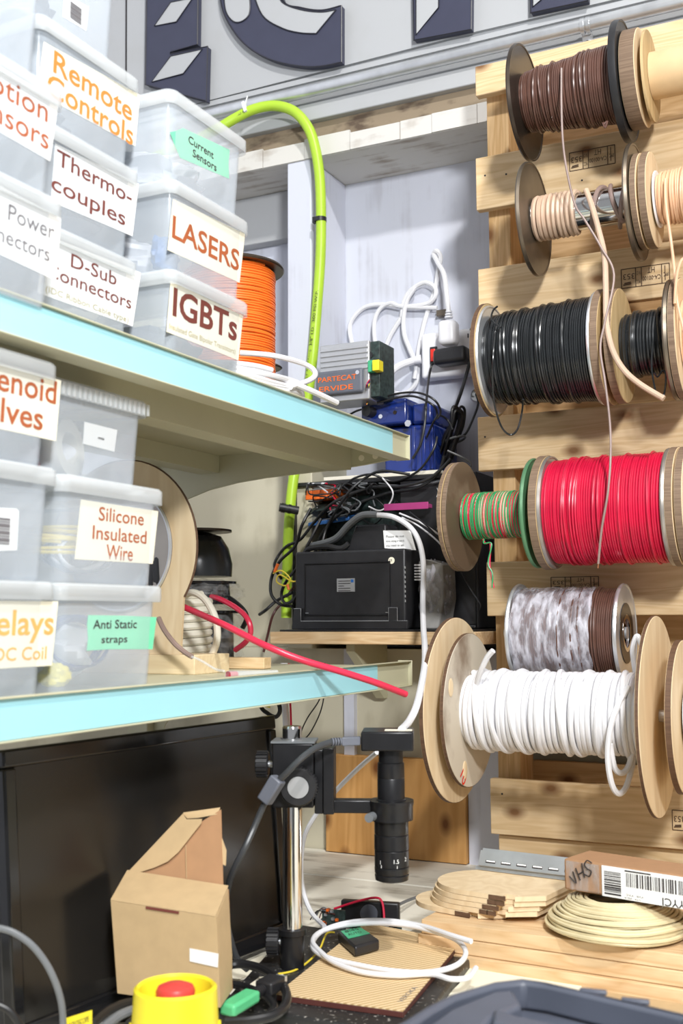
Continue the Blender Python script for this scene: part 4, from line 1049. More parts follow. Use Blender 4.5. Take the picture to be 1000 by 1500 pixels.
t = thing('round_socket', 'chrome round socket on the wall under the power strip', 'socket', q); part('ring', MB().lathe([(.0, 0), (.012, 0), (.0135, -.003), (.012, -.007), (.008, -.006), (0, -.004)], q+V(0, .0075, 0), (0, 1, 0), 32), M['chrome'], t)
part('lead', MB().tube(smooth([q+V(0, -.004, 0), P(700, 592, Y=1.99), P(692, 615, Y=1.97), P(682, 635, Y=1.955), P(672, 640, Y=1.95)], 8), .0022, 8), M['blackcable'], t)

# silver module
a, c = P(468, 503, Y=1.80), P(541, 583, Y=1.80)
t = thing('control_module', 'silver ribbed module with a grey lettered plate on the wall', 'electronics', V((a.x+c.x)/2, 1.835, c.z))
zt, zb = P(500, 503, Y=1.80).z, P(500, 588, Y=1.80).z
part('body', MB().box(a.x, c.x, 1.80, 1.8695, zb, zt), M['alu'], t, .002)
for k in range(5): part('rib', MB().box(a.x+.002, c.x-.002, 1.7975, 1.802, zt-.007-.0095*k-.006, zt-.007-.0095*k), M['alu'], t.children[0], .0008)
pa, pb = P(462, 546, Y=1.79), P(531, 576, Y=1.79)
pp = part('name_plate', MB().box(pa.x, pb.x, 1.789, 1.7995, P(500, 577, Y=1.79).z, P(500, 541, Y=1.79).z), M['plategrey'], t, .007, seg=4)
b = MB()
z1, z2 = P(500, 557, Y=1.788).z, P(500, 571, Y=1.788).z
put_text(b, 'PARTECAT', (pa.x+.006, 1.7883, z1), (1, 0, 0), (0, 0, 1), .009, (pb.x-pa.x)*.82, .01); put_text(b, 'ERVIDE', (pa.x+.008, 1.7883, z2), (1, 0, 0), (0, 0, 1), .009, (pb.x-pa.x)*.72, .01)
part('lettering', b, M['orange'], pp)
q = P(523, 542, Y=1.788); part('screw', MB().cyl(q+V(0, 0, -.004), q+V(0, .003, -.004), .0038, n=16), M['chrome'], pp)
part('side_board', MB().box(c.x+.0005, c.x+.018, 1.805, 1.8695, zb+.004, zt-.002), M['pcb'], t, .001, label='dark connector side')
q = P(543, 537, Y=1.80); part('connector', MB().box(q.x-.003, q.x+.010, 1.793, 1.8045, q.z-.011, q.z+.010), M['greenplastic'], t, .001, label='green connector')
q = P(553, 537, Y=1.80); part('connector', MB().box(q.x-.004, q.x+.009, 1.785, 1.8045, q.z-.010, q.z+.009), M['yellow'], t, .001, label='yellow connector')
q = P(541, 520, Y=1.803); part('jack', MB().cyl(q, q+V(0, .01, 0), .006, n=18), M['blackplastic'], t)
for k, mm in enumerate(('redwire', 'blue', 'yellowwire')):
    part('wire', MB().tube(smooth([P(541, 556+k*3, Y=1.80), P(536+k*2, 566, Y=1.79), P(538+k*3, 580, Y=1.94), P(537, 592, Y=1.805)], 5), .0012, 6), M[mm], t)

# ================================================================== WALL SHELF BOARD AND WHAT STANDS ON IT
PZ = 1.258
xl, xr = P(395, 932, Y=1.72).x, -.6165
t = thing('wall_shelf_board', 'rough pale wooden wall shelf board under the black equipment', 'shelf', ((xl+xr)/2, 1.87, PZ-.021))
part('board', MB().box(xl, xr, 1.72, 2.0195, PZ-.021, PZ), M['plank'], t, .0015)
for x in (-.86, -.70):
    part('support', MB().prism([V(x, 1.8845, PZ-.0212), V(x, 1.8845, PZ-.12), V(x, 1.87, PZ-.12), V(x, 1.75, PZ-.034), V(x, 1.75, PZ-.0212)], (.016, 0, 0)), M['beige_steel'], t)
single('plastic_sheet', MB().box(xl+.015, xr-.01, 1.728, 2.0, PZ+.0004, PZ+.0035), M['blackplastic'], 'thin black sheet lying on the wall shelf board', 'sheet', bevel=.0005)
PZ2 = PZ+.004
# large black enclosure
ex0, ex1 = P(431, 760, Y=1.87).x, P(702, 760, Y=1.87).x
ezt = P(560, 697, Y=1.84).z
t = thing('equipment_enclosure', 'large black open equipment enclosure standing on the wall shelf board', 'enclosure', ((ex0+ex1)/2, 1.92, PZ2))
part('back_panel', MB().box(ex0, ex1, 1.995, 2.005, PZ2, ezt), M['blackplastic'], t, .002)
part('side_panel', MB().box(ex0, ex0+.006, 1.86, 1.9945, PZ2, ezt), M['blackplastic'], t, .002)
part('side_panel', MB().box(ex1-.006, ex1, 1.86, 1.9945, PZ2, ezt), M['blackplastic'], t, .002)
part('top_panel', MB().box(ex0+.0065, ex1-.0065, 1.86, 1.9945, ezt-.008, ezt), M['blackplastic'], t, .002)
part('bottom_panel', MB().box(ex0+.0065, ex1-.0065, 1.86, 1.9945, PZ2, PZ2+.006), M['blackplastic'], t, .002)
xm = P(588, 760, Y=1.87).x
part('front_panel', MB().box(xm, ex1-.0065, 1.865, 1.870, PZ2+.0065, ezt-.0085), M['blackplastic'], t, .001)
part('inner_panel', MB().box(ex0+.0065, xm-.001, 1.93, 1.935, PZ2+.0065, ezt-.0085), M['pcb'], t, .001)
for k in range(7):
    q = P(640+(k % 4)*14, 715+12*k, Y=1.8645); part('scratch', MB().tube([q, q+V(.002, 0, -.006), q+V(-.001, 0, -.016)], .0005, 4), M['paper'], t.children[5])
# terminal row
q0, q1 = P(446, 732, Y=1.865), P(489, 716, Y=1.865)
t = thing('terminal_block', 'orange terminal block row in the top left of the black enclosure', 'connector', V((q0.x+q1.x)/2, 1.9, q0.z))
n = 4
for k in range(n):
    x0 = q0.x+(q1.x-q0.x)*k/n; x1 = q0.x+(q1.x-q0.x)*(k+1)/n-.001
    part('terminal', MB().box(x0, x1, 1.868, 1.9295, q0.z, q1.z), M['orange'], t, .001)
part('top_clip', MB().box(q0.x, q1.x+.01, 1.875, 1.9295, q1.z+.0005, q1.z+.011), M['alu'], t, .001)
a, c = P(452, 764, Y=1.855), P(512, 752, Y=1.855)
single('cable_tray', MB().obox(V((a.x+c.x)/2, 1.88, (a.z+c.z)/2-.002), ((c.x-a.x)/2, 0, .004), (0, .028, .006), (0, 0, .0035)), M['bluepcb'], 'blue plastic tray under the wires in the black enclosure', 'tray', bevel=.001)
a = P(470, 740, Y=1.87); single('circuit_board', MB().obox(a+V(.03, .02, .004), (.05, 0, .004), (0, .03, .012), (0, 0, .0012)), M['pcb'], 'dark circuit board above the blue plastic tray', 'circuit board')
a, c = P(565, 744, Y=1.835), P(629, 743, Y=1.835)
t = thing('cable_duct', 'magenta plastic bar sticking out of the black enclosure wiring', 'plastic bar', a)
bz = a.z
part('channel', MB().box(a.x, c.x, 1.828, 1.848, bz-.004, bz+.0035), M['magenta'], t, .001); part('flange', MB().box(a.x, c.x+.001, 1.826, 1.8279, bz-.006, bz+.006), M['magenta'], t, .0006)

# black instrument case in front
x0, x1 = P(430, 850, Y=1.755).x, P(592, 850, Y=1.755).x; zt = P(500, 806, Y=1.755).z
t = thing('instrument_case', 'black plastic instrument case with a silver rating label', 'instrument', ((x0+x1)/2, 1.79, PZ2))
bd = part('body', MB().box(x0, x1, 1.76, 1.84, PZ2, zt), M['blackplastic'], t, .004, seg=3)
b = MB(); w = x1-x0; h = zt-PZ2
fr = [(x0+.02, PZ2+.024), (x1-.028, PZ2+.024), (x1-.028, zt-.022), (x0+.02, zt-.022)]
part('face_frame', MB().tube([V(x, 1.7595, z) for x, z in fr], .0018, 6, closed=True), M['blackmetal'], t)
part('base_rail', MB().prism([V(x0-.003, 1.752, PZ2), V(x1+.006, 1.752, PZ2), V(x1+.006, 1.752, PZ2+.014), V(x1-.012, 1.752, PZ2+.014), V(x1-.012, 1.752, PZ2+.036), V(x1-.028, 1.752, PZ2+.036), V(x1-.028, 1.752, PZ2+.014), V(x0+.016, 1.752, PZ2+.014), V(x0+.016, 1.752, PZ2+.036), V(x0+.002, 1.752, PZ2+.036)], (0, .0075, 0)), M['blackplastic'], t, .001)
wear = MB()
for ln_ in ([(x0+.002, .036), (x0+.016, .036), (x0+.016, .014), (x1-.028, .014), (x1-.028, .036), (x1-.012, .036), (x1-.012, .014), (x1+.006, .014)], [(x0+.022, .028), (x0+.028, .028)], [(x1-.036, .028), (x1-.030, .028)]):
    wear.tube([V(x, 1.7515 if len(ln_) > 2 else 1.7575, PZ2+z) for x, z in ln_], .00055, 4)
for k in range(8): wear.box(x1-.001, x1+.0006, 1.7585, 1.7598, PZ2+.045+.008*k, PZ2+.049+.008*k)
part('edge_wear', wear, M['alu'], t, label='pale worn edges')
a, c = P(493, 867, Y=1.758), P(519, 847, Y=1.758)
lb = part('rating_label', MB().box(a.x, c.x, 1.7585, 1.7598, a.z, c.z), M['alu'], t, label='silver rating label')
b = MB()
for k in range(5): b.box(a.x+.003, a.x+(.014 if k == 2 else .026), 1.758, 1.7586, c.z-.005-.0042*k, c.z-.0038-.0042*k)
part('print', b, M['ink'], lb); part('mark', MB().box(c.x-.007, c.x-.002, 1.7578, 1.7586, c.z-.007, c.z-.002), M['bluepcb'], lb)
q = P(573, 821, Y=1.7595); s = part('round_sticker', MB().cyl(q, q+V(0, .001, 0), .0058, n=28), M['paper_cream'], t); b = MB(); put_text(b, '19', q+V(-.0035, -.0006, -.002), (1, 0, 0), (0, 0, 1), .0045); part('number', b, M['ink'], s)
hx0, hx1 = P(512, 790, Y=1.79).x, P(560, 790, Y=1.79).x; hz = P(530, 768, Y=1.79).z
part('top_hood', MB().prism([V(hx0-.012, 1.80, zt), V(hx1+.004, 1.80, zt), V(hx1+.003, 1.80, hz-.004), V(hx1, 1.80, hz), V(hx0+.006, 1.80, hz)], (0, .05, 0)), M['blackplastic'], t, .003)
part('handle', MB().tube(smooth([V(x0+.01, 1.775, zt-.004), V(x0+.025, 1.77, zt+.006), V(x0+.06, 1.768, zt+.008), V(x0+.085, 1.77, zt+.004), V(x0+.1, 1.772, zt+.012)], 6), .005, 8), M['blackplastic'], t)
t = thing('paper_note', 'white paper note with small printing behind the instrument case', 'note', P(590, 806, Y=1.845))
a = [P(561, 777, Y=1.797), P(601, 777, Y=1.797), P(609, 806, Y=1.79), P(563, 803, Y=1.79)]
pp = part('sheet', MB().prism(a, (0, .0006, 0)), M['paper'], t); b = MB()
for k, s in enumerate(('Please do not', 'move, unplug or turn it', 'you need to ask')):
    q = P(566, 788+k*6.5, Y=1.7962-.0018*k); put_text(b, s, (q.x, q.y-.0022, q.z), (1, 0, 0), (0, 0, 1), .0042, .034)
part('print', b, M['ink'], pp)
x0, x1 = P(613, 850, Y=1.80).x, P(648, 850, Y=1.80).x; zb, zt = P(630, 893, Y=1.80).z, P(630, 818, Y=1.80).z
t = thing('filter_pack', 'grey wrapped filter pack right of the instrument case', 'filter', ((x0+x1)/2, 1.83, PZ2))
part('pleats', MB().prism([V(x0, 1.80, zt-.004), V(x0+.018, 1.79, zt-.002), V(x1, 1.80, zt-.01), V(x1+.002, 1.80, zb+.02), V(x1-.008, 1.80, PZ2), V(x0+.012, 1.79, PZ2), V(x0+.008, 1.79, zb+.03), V(x0, 1.80, zb+.034)], (.004, .05, 0)), M['beltgrey'], t, .002)
part('film', MB().blob(((x0+x1)/2, 1.822, (zt+PZ2)/2+.004), .028, .036, .052, 28, 20, .25, 6, 4), M['film'], t)
for k in range(6): part('card_edge', MB().box(x0-.002, x0+.016, 1.786, 1.789, zt-.010-.005*k-.0025, zt-.010-.005*k), M['whiteplastic'], t)

# blue cast box on top of the enclosure
e = ezt+.0005
fx0, fx1 = P(528, 620, Y=1.86).x, P(594, 600, Y=1.86).x; bx1 = P(640, 640, Y=1.90).x
zt = P(560, 585, Y=1.86).z; zm = P(560, 622, Y=1.86).z
t = thing('blue_motor_box', 'glossy blue cast box with a round boss above the black enclosure', 'motor box', ((fx0+bx1)/2, 1.93, e))
hd = part('head', MB().box(fx0, fx1, 1.862, 2.0, zm, zt), M['blue'], t, .004, seg=3)
q = P(556, 606, Y=1.8615); part('boss', MB().ring(q, q+V(0, .004, 0), .012, .016, 36), M['blue'], hd); 
q = P(557, 610, Y=1.8605); part('screw', MB().cyl(q, q+V(0, .003, 0), .004, n=16), M['chrome'], hd)
q = P(578, 604, Y=1.8605); part('screw', MB().cyl(q, q+V(0, .003, 0), .0035, n=16), M['bronze'], hd)
q = P(597, 620, Y=1.8605); part('screw', MB().cyl(q+V(0, 0, 0), q+V(0, .004, 0), .0065, n=6), M['chrome'], hd)
q = P(536, 602, Y=1.845); part('cable_gland', MB().cyl(q, q+V(.004, .02, 0), .010, .010, n=24), M['blackplastic'], hd)
part('body', MB().box(fx0+.035, bx1, 1.885, 2.005, e, zm-.0005), M['blue'], t, .006, seg=3)
part('shoulder', MB().box(fx1+.0005, bx1-.004, 1.885, 1.995, zm, zt-.008), M['blue'], t, .006, seg=3)
for px in (606, 621, 633):
    q = P(px, 640, Y=1.884); part('rib', MB().box(q.x-.003, q.x+.003, 1.8795, 1.8848, e+.012, zm-.004), M['blue'], t, .001)
single('packing_strip', MB().box(P(480, 690, Y=1.88).x, P(650, 690, Y=1.88).x, 1.862, 1.880, e, e+.007), M['creamcable'], 'cream strip lying on top of the black enclosure', 'strip', bevel=.001)

# black cable hank
hk = P(668, 640, Y=1.93); rr = random.Random(12)
t = thing('cable_hank', 'hank of bundled black cables tied beside the blue cast box', 'cable', P(655, 690, Y=1.92))
b = MB()
for k in range(11):
    dx = rr.uniform(-9, 9); dy = rr.uniform(-7, 7); y = 1.935+rr.uniform(-.02, .02)
    b.tube(smooth([P(648+dx, 675+dy, Y=y), P(655+dx*.7, 645+dy, Y=y-.01), P(663+dx*.4, 620, Y=y-.012), P(668+dx*.8, 600+dy*.5, Y=y-.01), P(676+dx*.6, 605+dy*.6, Y=y), P(674+dx*.5, 625, Y=y), P(664+dx*.4, 652, Y=y), P(655+dx, 680+dy, Y=y)], 6), .0026, 8)
part('strands', b, M['blackcable'], t)
q = P(660, 643, Y=1.915); part('tie', MB().tube([q+V(.02*cos(a), .022*sin(a)+.018, .006*cos(a)) for a in [k*.4 for k in range(16)]], .002, 6, closed=True), M['greycable'], t)
cabs = [
    ([(651, 668), (640, 695), (610, 715), (570, 722), (530, 735), (495, 755), (470, 785), (455, 830), (440, 870), (425, 880)], 1.845, .003, 'blackcable', 'black cable falling from the hank across the enclosure front'),
    ([(660, 672), (630, 700), (590, 712), (540, 715), (490, 735), (460, 765), (440, 790), (420, 800), (407, 815), (402, 830), (412, 848)], 1.83, .0028, 'blackcable', 'black cable sweeping left from the hank past the terminal blocks'),
    ([(640, 640), (634, 660), (612, 690), (575, 705), (545, 695), (520, 700), (500, 712), (480, 708)], 1.85, .0022, 'blackcable', 'thin black cable crossing over the cream strip'),
    ([(600, 695), (560, 690), (535, 700), (510, 722), (480, 770), (470, 810), (467, 850), (452, 885)], 1.82, .0026, 'blackcable', 'black cable dropping left of the instrument case'),
    ([(455, 745), (442, 770), (432, 800), (410, 822), (398, 845), (397, 870), (410, 885), (428, 888)], 1.80, .003, 'blackcable', 'black cable loop bulging left over the hose, outer one'),
    ([(470, 760), (450, 800), (436, 830), (420, 850), (412, 870), (418, 884), (432, 876), (445, 850), (460, 812)], 1.79, .0028, 'blackcable', 'black cable loop bulging left over the hose, inner one'),
    ([(428, 868), (405, 880), (390, 893), (380, 900)], 1.80, .003, 'blackcable', 'black cable running off left behind the cream cable'),
    ([(430, 860), (415, 880), (400, 900), (392, 930), (386, 955)], 1.83, .0024, 'darkred', 'dark maroon cable dropping left of the wall shelf board'),
    ([(655, 660), (690, 680), (660, 700), (600, 712), (555, 708)], 1.86, .0018, 'greycable', 'grey thin cable draped over the cream strip'),
    ([(560, 700), (575, 720), (570, 738), (556, 748), (540, 742)], 1.83, .0014, 'whitecable', 'thin white wire loop above the magenta plastic bar'),
    ([(600, 750), (630, 775), (650, 800), (670, 830), (690, 865), (703, 885), (702, 893)], 1.80, .0015, 'blackcable', 'thin black wire slanting down right of the filter pack'),
    ([(585, 752), (615, 765), (645, 785), (662, 800)], 1.82, .0016, 'whitecable', 'thin white wire beside the thick white hose bend'),
    ([(588, 758), (612, 770), (640, 792), (655, 810)], 1.825, .0016, 'whitecable', 'second thin white wire beside the thick white hose bend'),
    ([(540, 592), (575, 578), (610, 575), (635, 585), (645, 602), (640, 614)], 1.85, .002, 'blackcable', 'black cable arching over the blue cast box'),
    ([(552, 590), (600, 580), (632, 592), (640, 606), (636, 616)], 1.845, .002, 'blackcable', 'second black cable arching over the blue cast box'),
    ([(625, 640), (640, 610), (655, 615), (663, 630)], 1.866, .002, 'blackcable', 'short black cable from the blue cast box to the hank'),
    ([(505, 612), (522, 602), (545, 596)], 1.88, .002, 'blackcable', 'short black cable left of the blue cast box'),
]
for pts, y, r, m, lab in cabs:
    rr = random.Random(len(lab)); q = [P(px, py, Y=y+rr.uniform(-.012, .012)) for px, py in pts]
    single('cable', MB().tube(smooth(q, 6), r, 8), M[m], lab, 'cable', base=q[-1], group='cables around the black enclosure')
t = thing('wire_tangle', 'tangle of thin wires in front of the black enclosure', 'wire', P(520, 760, Y=1.84))
for mm, n, sd in (('blackcable', 9, 1), ('greycable', 6, 2), ('redwire', 1, 3), ('whitecable', 1, 4)):
    rr = random.Random(sd*7); b = MB()
    for k in range(n):
        x = rr.uniform(470, 560); y = rr.uniform(715, 765); pp = []
        for j in range(6):
            pp.append(P(x, y, Y=1.845+rr.uniform(-.02, .015))); x += rr.uniform(-26, 26); y += rr.uniform(-16, 16); x = min(max(x, 448), 585); y = min(max(y, 708), 775)
        b.tube(smooth(pp, 6), .0014, 6)
    part('strands', b, M[mm], t)
pl = [(400, 840), (412, 836), (425, 848), (418, 858), (405, 852), (410, 842), (430, 852), (445, 842), (455, 832)]
t = thing('wire_pair', 'yellow wire curl with orange ends left of the instrument case', 'wire', P(410, 850, Y=1.775))
part('wire', MB().tube(smooth([P(a, b_, Y=1.775) for a, b_ in pl], 6), .0014, 6), M['yellowwire'], t)
q = P(407, 826, Y=1.776); part('sleeve', MB().cyl(q, P(402, 838, Y=1.775), .0028), M['orange'], t); q = P(421, 856, Y=1.775); part('sleeve', MB().cyl(q, P(423, 864, Y=1.775), .0026), M['orange'], t)
q = P(409, 743, Y=1.81); c = P(437, 748, Y=1.83)
t = thing('barrel_plug', 'black cylindrical connector poking out left of the enclosure', 'connector', q); part('barrel', MB().cyl(q, c, .0078, .0078), M['blackplastic'], t); part('thread', MB().ring(q+(c-q)*.1, q+(c-q)*.3, .0076, .0090, 24).ring(q+(c-q)*.45, q+(c-q)*.6, .0076, .0088, 24), M['blackmetal'], t)
# corrugated grey cable bend and long white cable down to the camera
pl = [P(455, 800, Y=1.80), P(490, 790, Y=1.795), P(510, 770, Y=1.79), P(530, 755, Y=1.785), P(553, 754, Y=1.785)]
t = thing('white_lead', 'long white lead curving from the enclosure down to the microscope camera', 'cable', P(590, 1064, Y=1.24))
part('grey_sleeve', MB().tube(smooth(pl, 6), .0062, 10), M['greycable'], t, label='grey tape wrapped section')
pl = [P(548, 754, Y=1.785), P(575, 757, Y=1.78), P(600, 772, Y=1.77), P(614, 795, Y=1.755), P(620, 830, Y=1.735), P(619, 880, Y=1.705), P(620, 920, Y=1.62), P(622, 950, Y=1.53), P(621, 980, Y=1.45), P(611, 1030, Y=1.34), P(600, 1055, Y=1.30), P(588, 1069, Y=1.235)]
part('jacket', MB().tube(smooth(pl, 8), .0046, 10), M['whitecable'], t)
pl = [P(552, 1102, Y=1.32), P(525, 1125, Y=1.36), P(492, 1158, Y=1.40), P(465, 1190, Y=1.42), P(447, 1222, Y=1.42), P(441, 1260, Y=1.42), P(443, 1300, Y=1.40), P(455, 1335, Y=1.37), P(475, 1357, Y=1.34)]
single('grey_lead', MB().tube(smooth(pl, 8), .0032, 8), M['whitecable'], 'pale grey lead passing behind the lens down to the bench', 'cable')
# ================================================================== MONITOR
BZ = .862
TR = V(-.756, 1.32, 1.1535); yaw, tl = radians(5.5), radians(5.1)
mu = V(-sin(yaw), -cos(yaw), 0); mn = V(cos(yaw), -sin(yaw), 0); md = V(0, 0, -1)*cos(tl)+mn*sin(tl); mf = mu.cross(md)
if mf.x < 0: mf = -mf
W_, H_ = .46, .264


def mp_(u, v, w=0): return TR+mu*u+md*v+mf*w


def mbox(b, u0, u1, v0, v1, w0, w1): return b.obox(mp_((u0+u1)/2, (v0+v1)/2, (w0+w1)/2), mu*((u1-u0)/2), md*((v1-v0)/2), mf*((w1-w0)/2))


t = thing('monitor', 'black glossy computer monitor standing under the lower shelf', 'monitor', mp_(W_/2, H_+.02).xy.to_3d()+V(0, 0, BZ))
part('screen', mbox(MB(), .016, W_-.016, .018, H_-.004, -.004, -.001), M['screen'], t, label='dark dusty screen')
part('rear_shell', mbox(MB(), .006, W_-.006, .006, H_+.012, -.035, -.0045), M['blackplastic'], t, .006)
for nm, a in (('bezel', (0, W_, 0, .0178)), ('bezel', (0, W_, H_-.0038, H_+.018)), ('bezel', (0, .0158, .018, H_-.004)), ('bezel', (W_-.0158, W_, .018, H_-.004))):
    part(nm, mbox(MB(), *a, -.012, .003), M['blackgloss'], t, .0025, seg=3)
part('stand_neck', MB().obox(mp_(W_*.5, H_+.0, -.05), mu*.03, (0, 0, .018), mf*.012), M['blackgloss'], t, .003)
fc = mp_(W_*.5, 0, 0); c0 = V(fc.x-.02, fc.y-.01, BZ+.0085)
part('stand_foot', MB().lathe([(0, -.0085), (.094, -.0085), (.096, -.004), (.088, .003), (0, .006)], c0, (0, 0, 1), 56), M['blackgloss'], t)
# reflection-like sticker seen on the screen is a note stuck on it
q = mp_(W_*.5, H_*.60, -.0005)

# ================================================================== MICROSCOPE BASE PLATE, BOARD
bz = BZ+.0155
pts = [P(430, 1352, Z=bz), P(699, 1390, Z=bz), P(598, 1516, Z=bz), P(322, 1470, Z=bz)]
t = thing('microscope_base_plate', 'dusty black base plate under the ribbed tan board', 'base plate', sum(pts, V(0, 0, 0))/4+V(0, 0, BZ-bz))
part('plate', MB().prism([V(p.x, p.y, BZ+.0005) for p in pts], (0, 0, .0148)), M['speck'], t, .004, seg=3)
bp_ = [P(535, 1352, Z=bz+.007), P(675, 1379, Z=bz+.007), P(590, 1481, Z=bz+.007), P(405, 1456, Z=bz+.007)]
cb = sum(bp_, V(0, 0, 0))/4
t = thing('ribbed_board', 'tan ribbed board with dark edges on the microscope base plate', 'board', V(cb.x, cb.y, bz))
bt = part('top', MB().prism([V(p.x, p.y, bz+.0062) for p in bp_], (0, 0, .0012)), M['corr'], t); part('edge', MB().prism([V(p.x, p.y, bz) for p in bp_], (0, 0, .0061)), M['darkred'], t, .0006, label='dark oxblood edge')
b = MB(); a, c = P(589, 1468, Z=bz+.0076), P(612, 1446, Z=bz+.0076); put_text(b, 'VEROKA', a, c-a, V(-(c-a).y, (c-a).x, 0), .006, (c-a).length); part('print', b, M['ink_grey'], bt)

# ================================================================== CAMERA MICROSCOPE
mx = P(428, 1250, D=1.33); post = V(mx.x, mx.y, 0)
lensc = V(P(573, 1200, D=1.325).x, P(573, 1200, D=1.325).y, 0)
ad = (lensc-post).normalized(); sd = V(-ad.y, ad.x, 0); up = V(0, 0, 1)
zz = lambda py, px=428: P(px, py, D=1.33).z
t = thing('camera_microscope', 'black camera microscope on a chrome post above the ribbed board', 'microscope', post+V(0, 0, bz))
part('post_foot', MB().lathe([(0, bz), (.0138, bz), (.0138, zz(1366)), (.0162, zz(1366)+.001), (.0162, zz(1357)), (0, zz(1357))], post, up, 36), M['blackmetal'], t)
part('post', MB().cyl(post+V(0, 0, zz(1357)), post+V(0, 0, zz(1067)), .0115, n=36).cyl(post+V(0, 0, zz(1067)-.001), post+V(0, 0, zz(1067)+.0015), .0118, .0105, n=36), M['chrome'], t)


def ab(b, s0, s1, w0, w1, z0, z1): return b.obox(post+ad*((s0+s1)/2)+sd*((w0+w1)/2)+V(0, 0, (z0+z1)/2), ad*((s1-s0)/2), sd*((w1-w0)/2), V(0, 0, (z1-z0)/2))


k = 1.33/FPX
s_of = lambda px: (px-428)*k/ad.dot(V(_r.x, _r.y, _r.z))
blk = part('focus_block', ab(MB(), s_of(402), s_of(462), -.022, .022, zz(1180), zz(1088)), M['blackmetal'], t, .0015)
part('cap_plate', ab(MB(), s_of(400), s_of(464), -.023, .023, zz(1088)+.0003, zz(1088)+.0025), M['greycable'], blk)
part('slide_rail', ab(MB(), s_of(465)-.002, s_of(475), -.014, .014, zz(1190), zz(1098)), M['blackmetal'], t, .001); part('slide_plate', ab(MB(), s_of(475)+.0003, s_of(491), -.018, .018, zz(1190), zz(1095)), M['blackmetal'], t, .001)
sa = s_of(462); sl = s_of(545)
part('arm', ab(MB(), s_of(463), sl, -.009, .009, zz(1190), zz(1171)), M['blackmetal'], t, .0015)


def lz(py): return P(574, py, D=1.325).z


lr = lambda px: px*1.325/FPX
part('ring_clamp', MB().lathe([(lr(22), lz(1200)), (lr(32), lz(1200)), (lr(32), lz(1180)), (lr(33), lz(1178)), (lr(33), lz(1172)), (lr(22), lz(1172))], lensc, up, 56, closed=True), M['blackmetal'], t)
q = lensc-ad*lr(26)-sd*lr(24)+V(0, 0, lz(1192)); part('clamp_screw', MB().cyl(q, q-sd*.012-ad*.004, .0052, n=18), M['greycable'], t)
prof = [(0, 1288), (19, 1288), (24, 1286), (25, 1279), (23.5, 1278), (25, 1275), (25.2, 1268), (24, 1267), (25, 1266), (25, 1244), (24.2, 1243), (25.3, 1242), (25.3, 1222), (24, 1221), (25, 1219), (25, 1201), (21.5, 1200), (21.5, 1171), (20, 1170), (20, 1141), (19.6, 1140), (20, 1139), (19.5, 1118), (18, 1117), (18, 1099), (0, 1099)]
br = part('lens_barrel', MB().lathe([(lr(r), lz(y)) for r, y in prof], lensc, up, 56), M['blackmetal'], t)
vd = (V(0, 0, 0)-lensc); vd.z = 0; vd.normalize(); vs_ = V(-vd.y, vd.x, 0)
b = MB()


def onb(px, py, s, h):
    u = (px-574)*1.325/FPX

    def fn(p):
        d = (p-lensc); a = d.dot(vs_)/lr(25.2); return lensc+vd*(lr(25.4)*cos(a))+vs_*(lr(25.4)*sin(a))+V(0, 0, p.z)
    put_text(b, s, lensc+vs_*u+V(0, 0, lz(py)), vs_, up, h, fn=fn)
    return fn


fn = onb(556, 1261, '1', .0045); onb(577, 1259, '1.5', .0045); onb(595, 1257, '2', .0045)
for px in (558, 582): b.tube([fn(lensc+vs_*((px-574)*1.325/FPX)+V(0, 0, lz(y))) for y in (1262, 1266)], .0004, 4)
part('scale_marks', b, M['paper'], br, label='white zoom numbers')
hz0, hz1 = lz(1098), lz(1070); hs_ = (lensc-post).normalized()
hd = part('camera_head', MB().obox(lensc-ad*lr(4)+V(0, 0, (hz0+hz1)/2), ad*lr(38), sd*lr(34), V(0, 0, (hz1-hz0)/2)), M['blackmetal'], t, .002)
part('top_sticker', MB().obox(lensc+ad*lr(12)-sd*lr(10)+V(0, 0, hz1+.0004), ad*lr(20), sd*lr(9), V(0, 0, .0003)), M['paper_cream'], hd, label='small pale sticker')
kc = P(437, 1151, D=1.30)
kn = MB().cyl(kc, kc+V(*(post-kc).xy, 0).normalized()*.016, .0178, .0185, n=40)
kd = (V(*(EYE-kc).xy, 0)).normalized()
kc = post+ad*s_of(442)+V(0, 0, zz(1148)); kdir = -sd
f = part('focus_knob', MB().lathe([(0, .0225), (.0205, .0225), (.0215, .024), (.0215, .036), (.020, .038), (.013, .038), (.0125, .037), (0, .037)], kc, kdir, 44), M['blackplastic'], t)
b = MB()
for i in range(40):
    a = 2*pi*i/40; b.obox(kc+kdir*.0295+(ad*cos(a)+up*sin(a))*.0216, kdir*.0055, (ad*cos(a)+up*sin(a))*.0007, (-ad*sin(a)+up*cos(a))*.0009)
part('grip', b, M['blackplastic'], f); part('knob_disc', MB().cyl(kc+kdir*.0371, kc+kdir*.0382, .0122, n=36), M['alu'], f, label='silver disc')


def side_knob(px, py, back):
    c = post+ad*s_of(px)+V(0, 0, zz(py)); e = post+ad*back+V(0, 0, zz(py)); f = part('clamp_knob', MB().cyl(c-ad*.0075, c+ad*.0075, .0138, n=30), M['blackplastic'], t, .0015); b = MB()
    for i in range(18):
        a = 2*pi*i/18; b.obox(c+(sd*cos(a)+up*sin(a))*.0142, ad*.0065, (sd*cos(a)+up*sin(a))*.0012, (-sd*sin(a)+up*cos(a))*.0013)
    part('grip', b, M['blackplastic'], f); part('shaft', MB().cyl(c+ad*.0075, e, .0042, n=16), M['zinc'], f)


side_knob(384, 1121, s_of(402)); side_knob(400, 1376, -.0136)
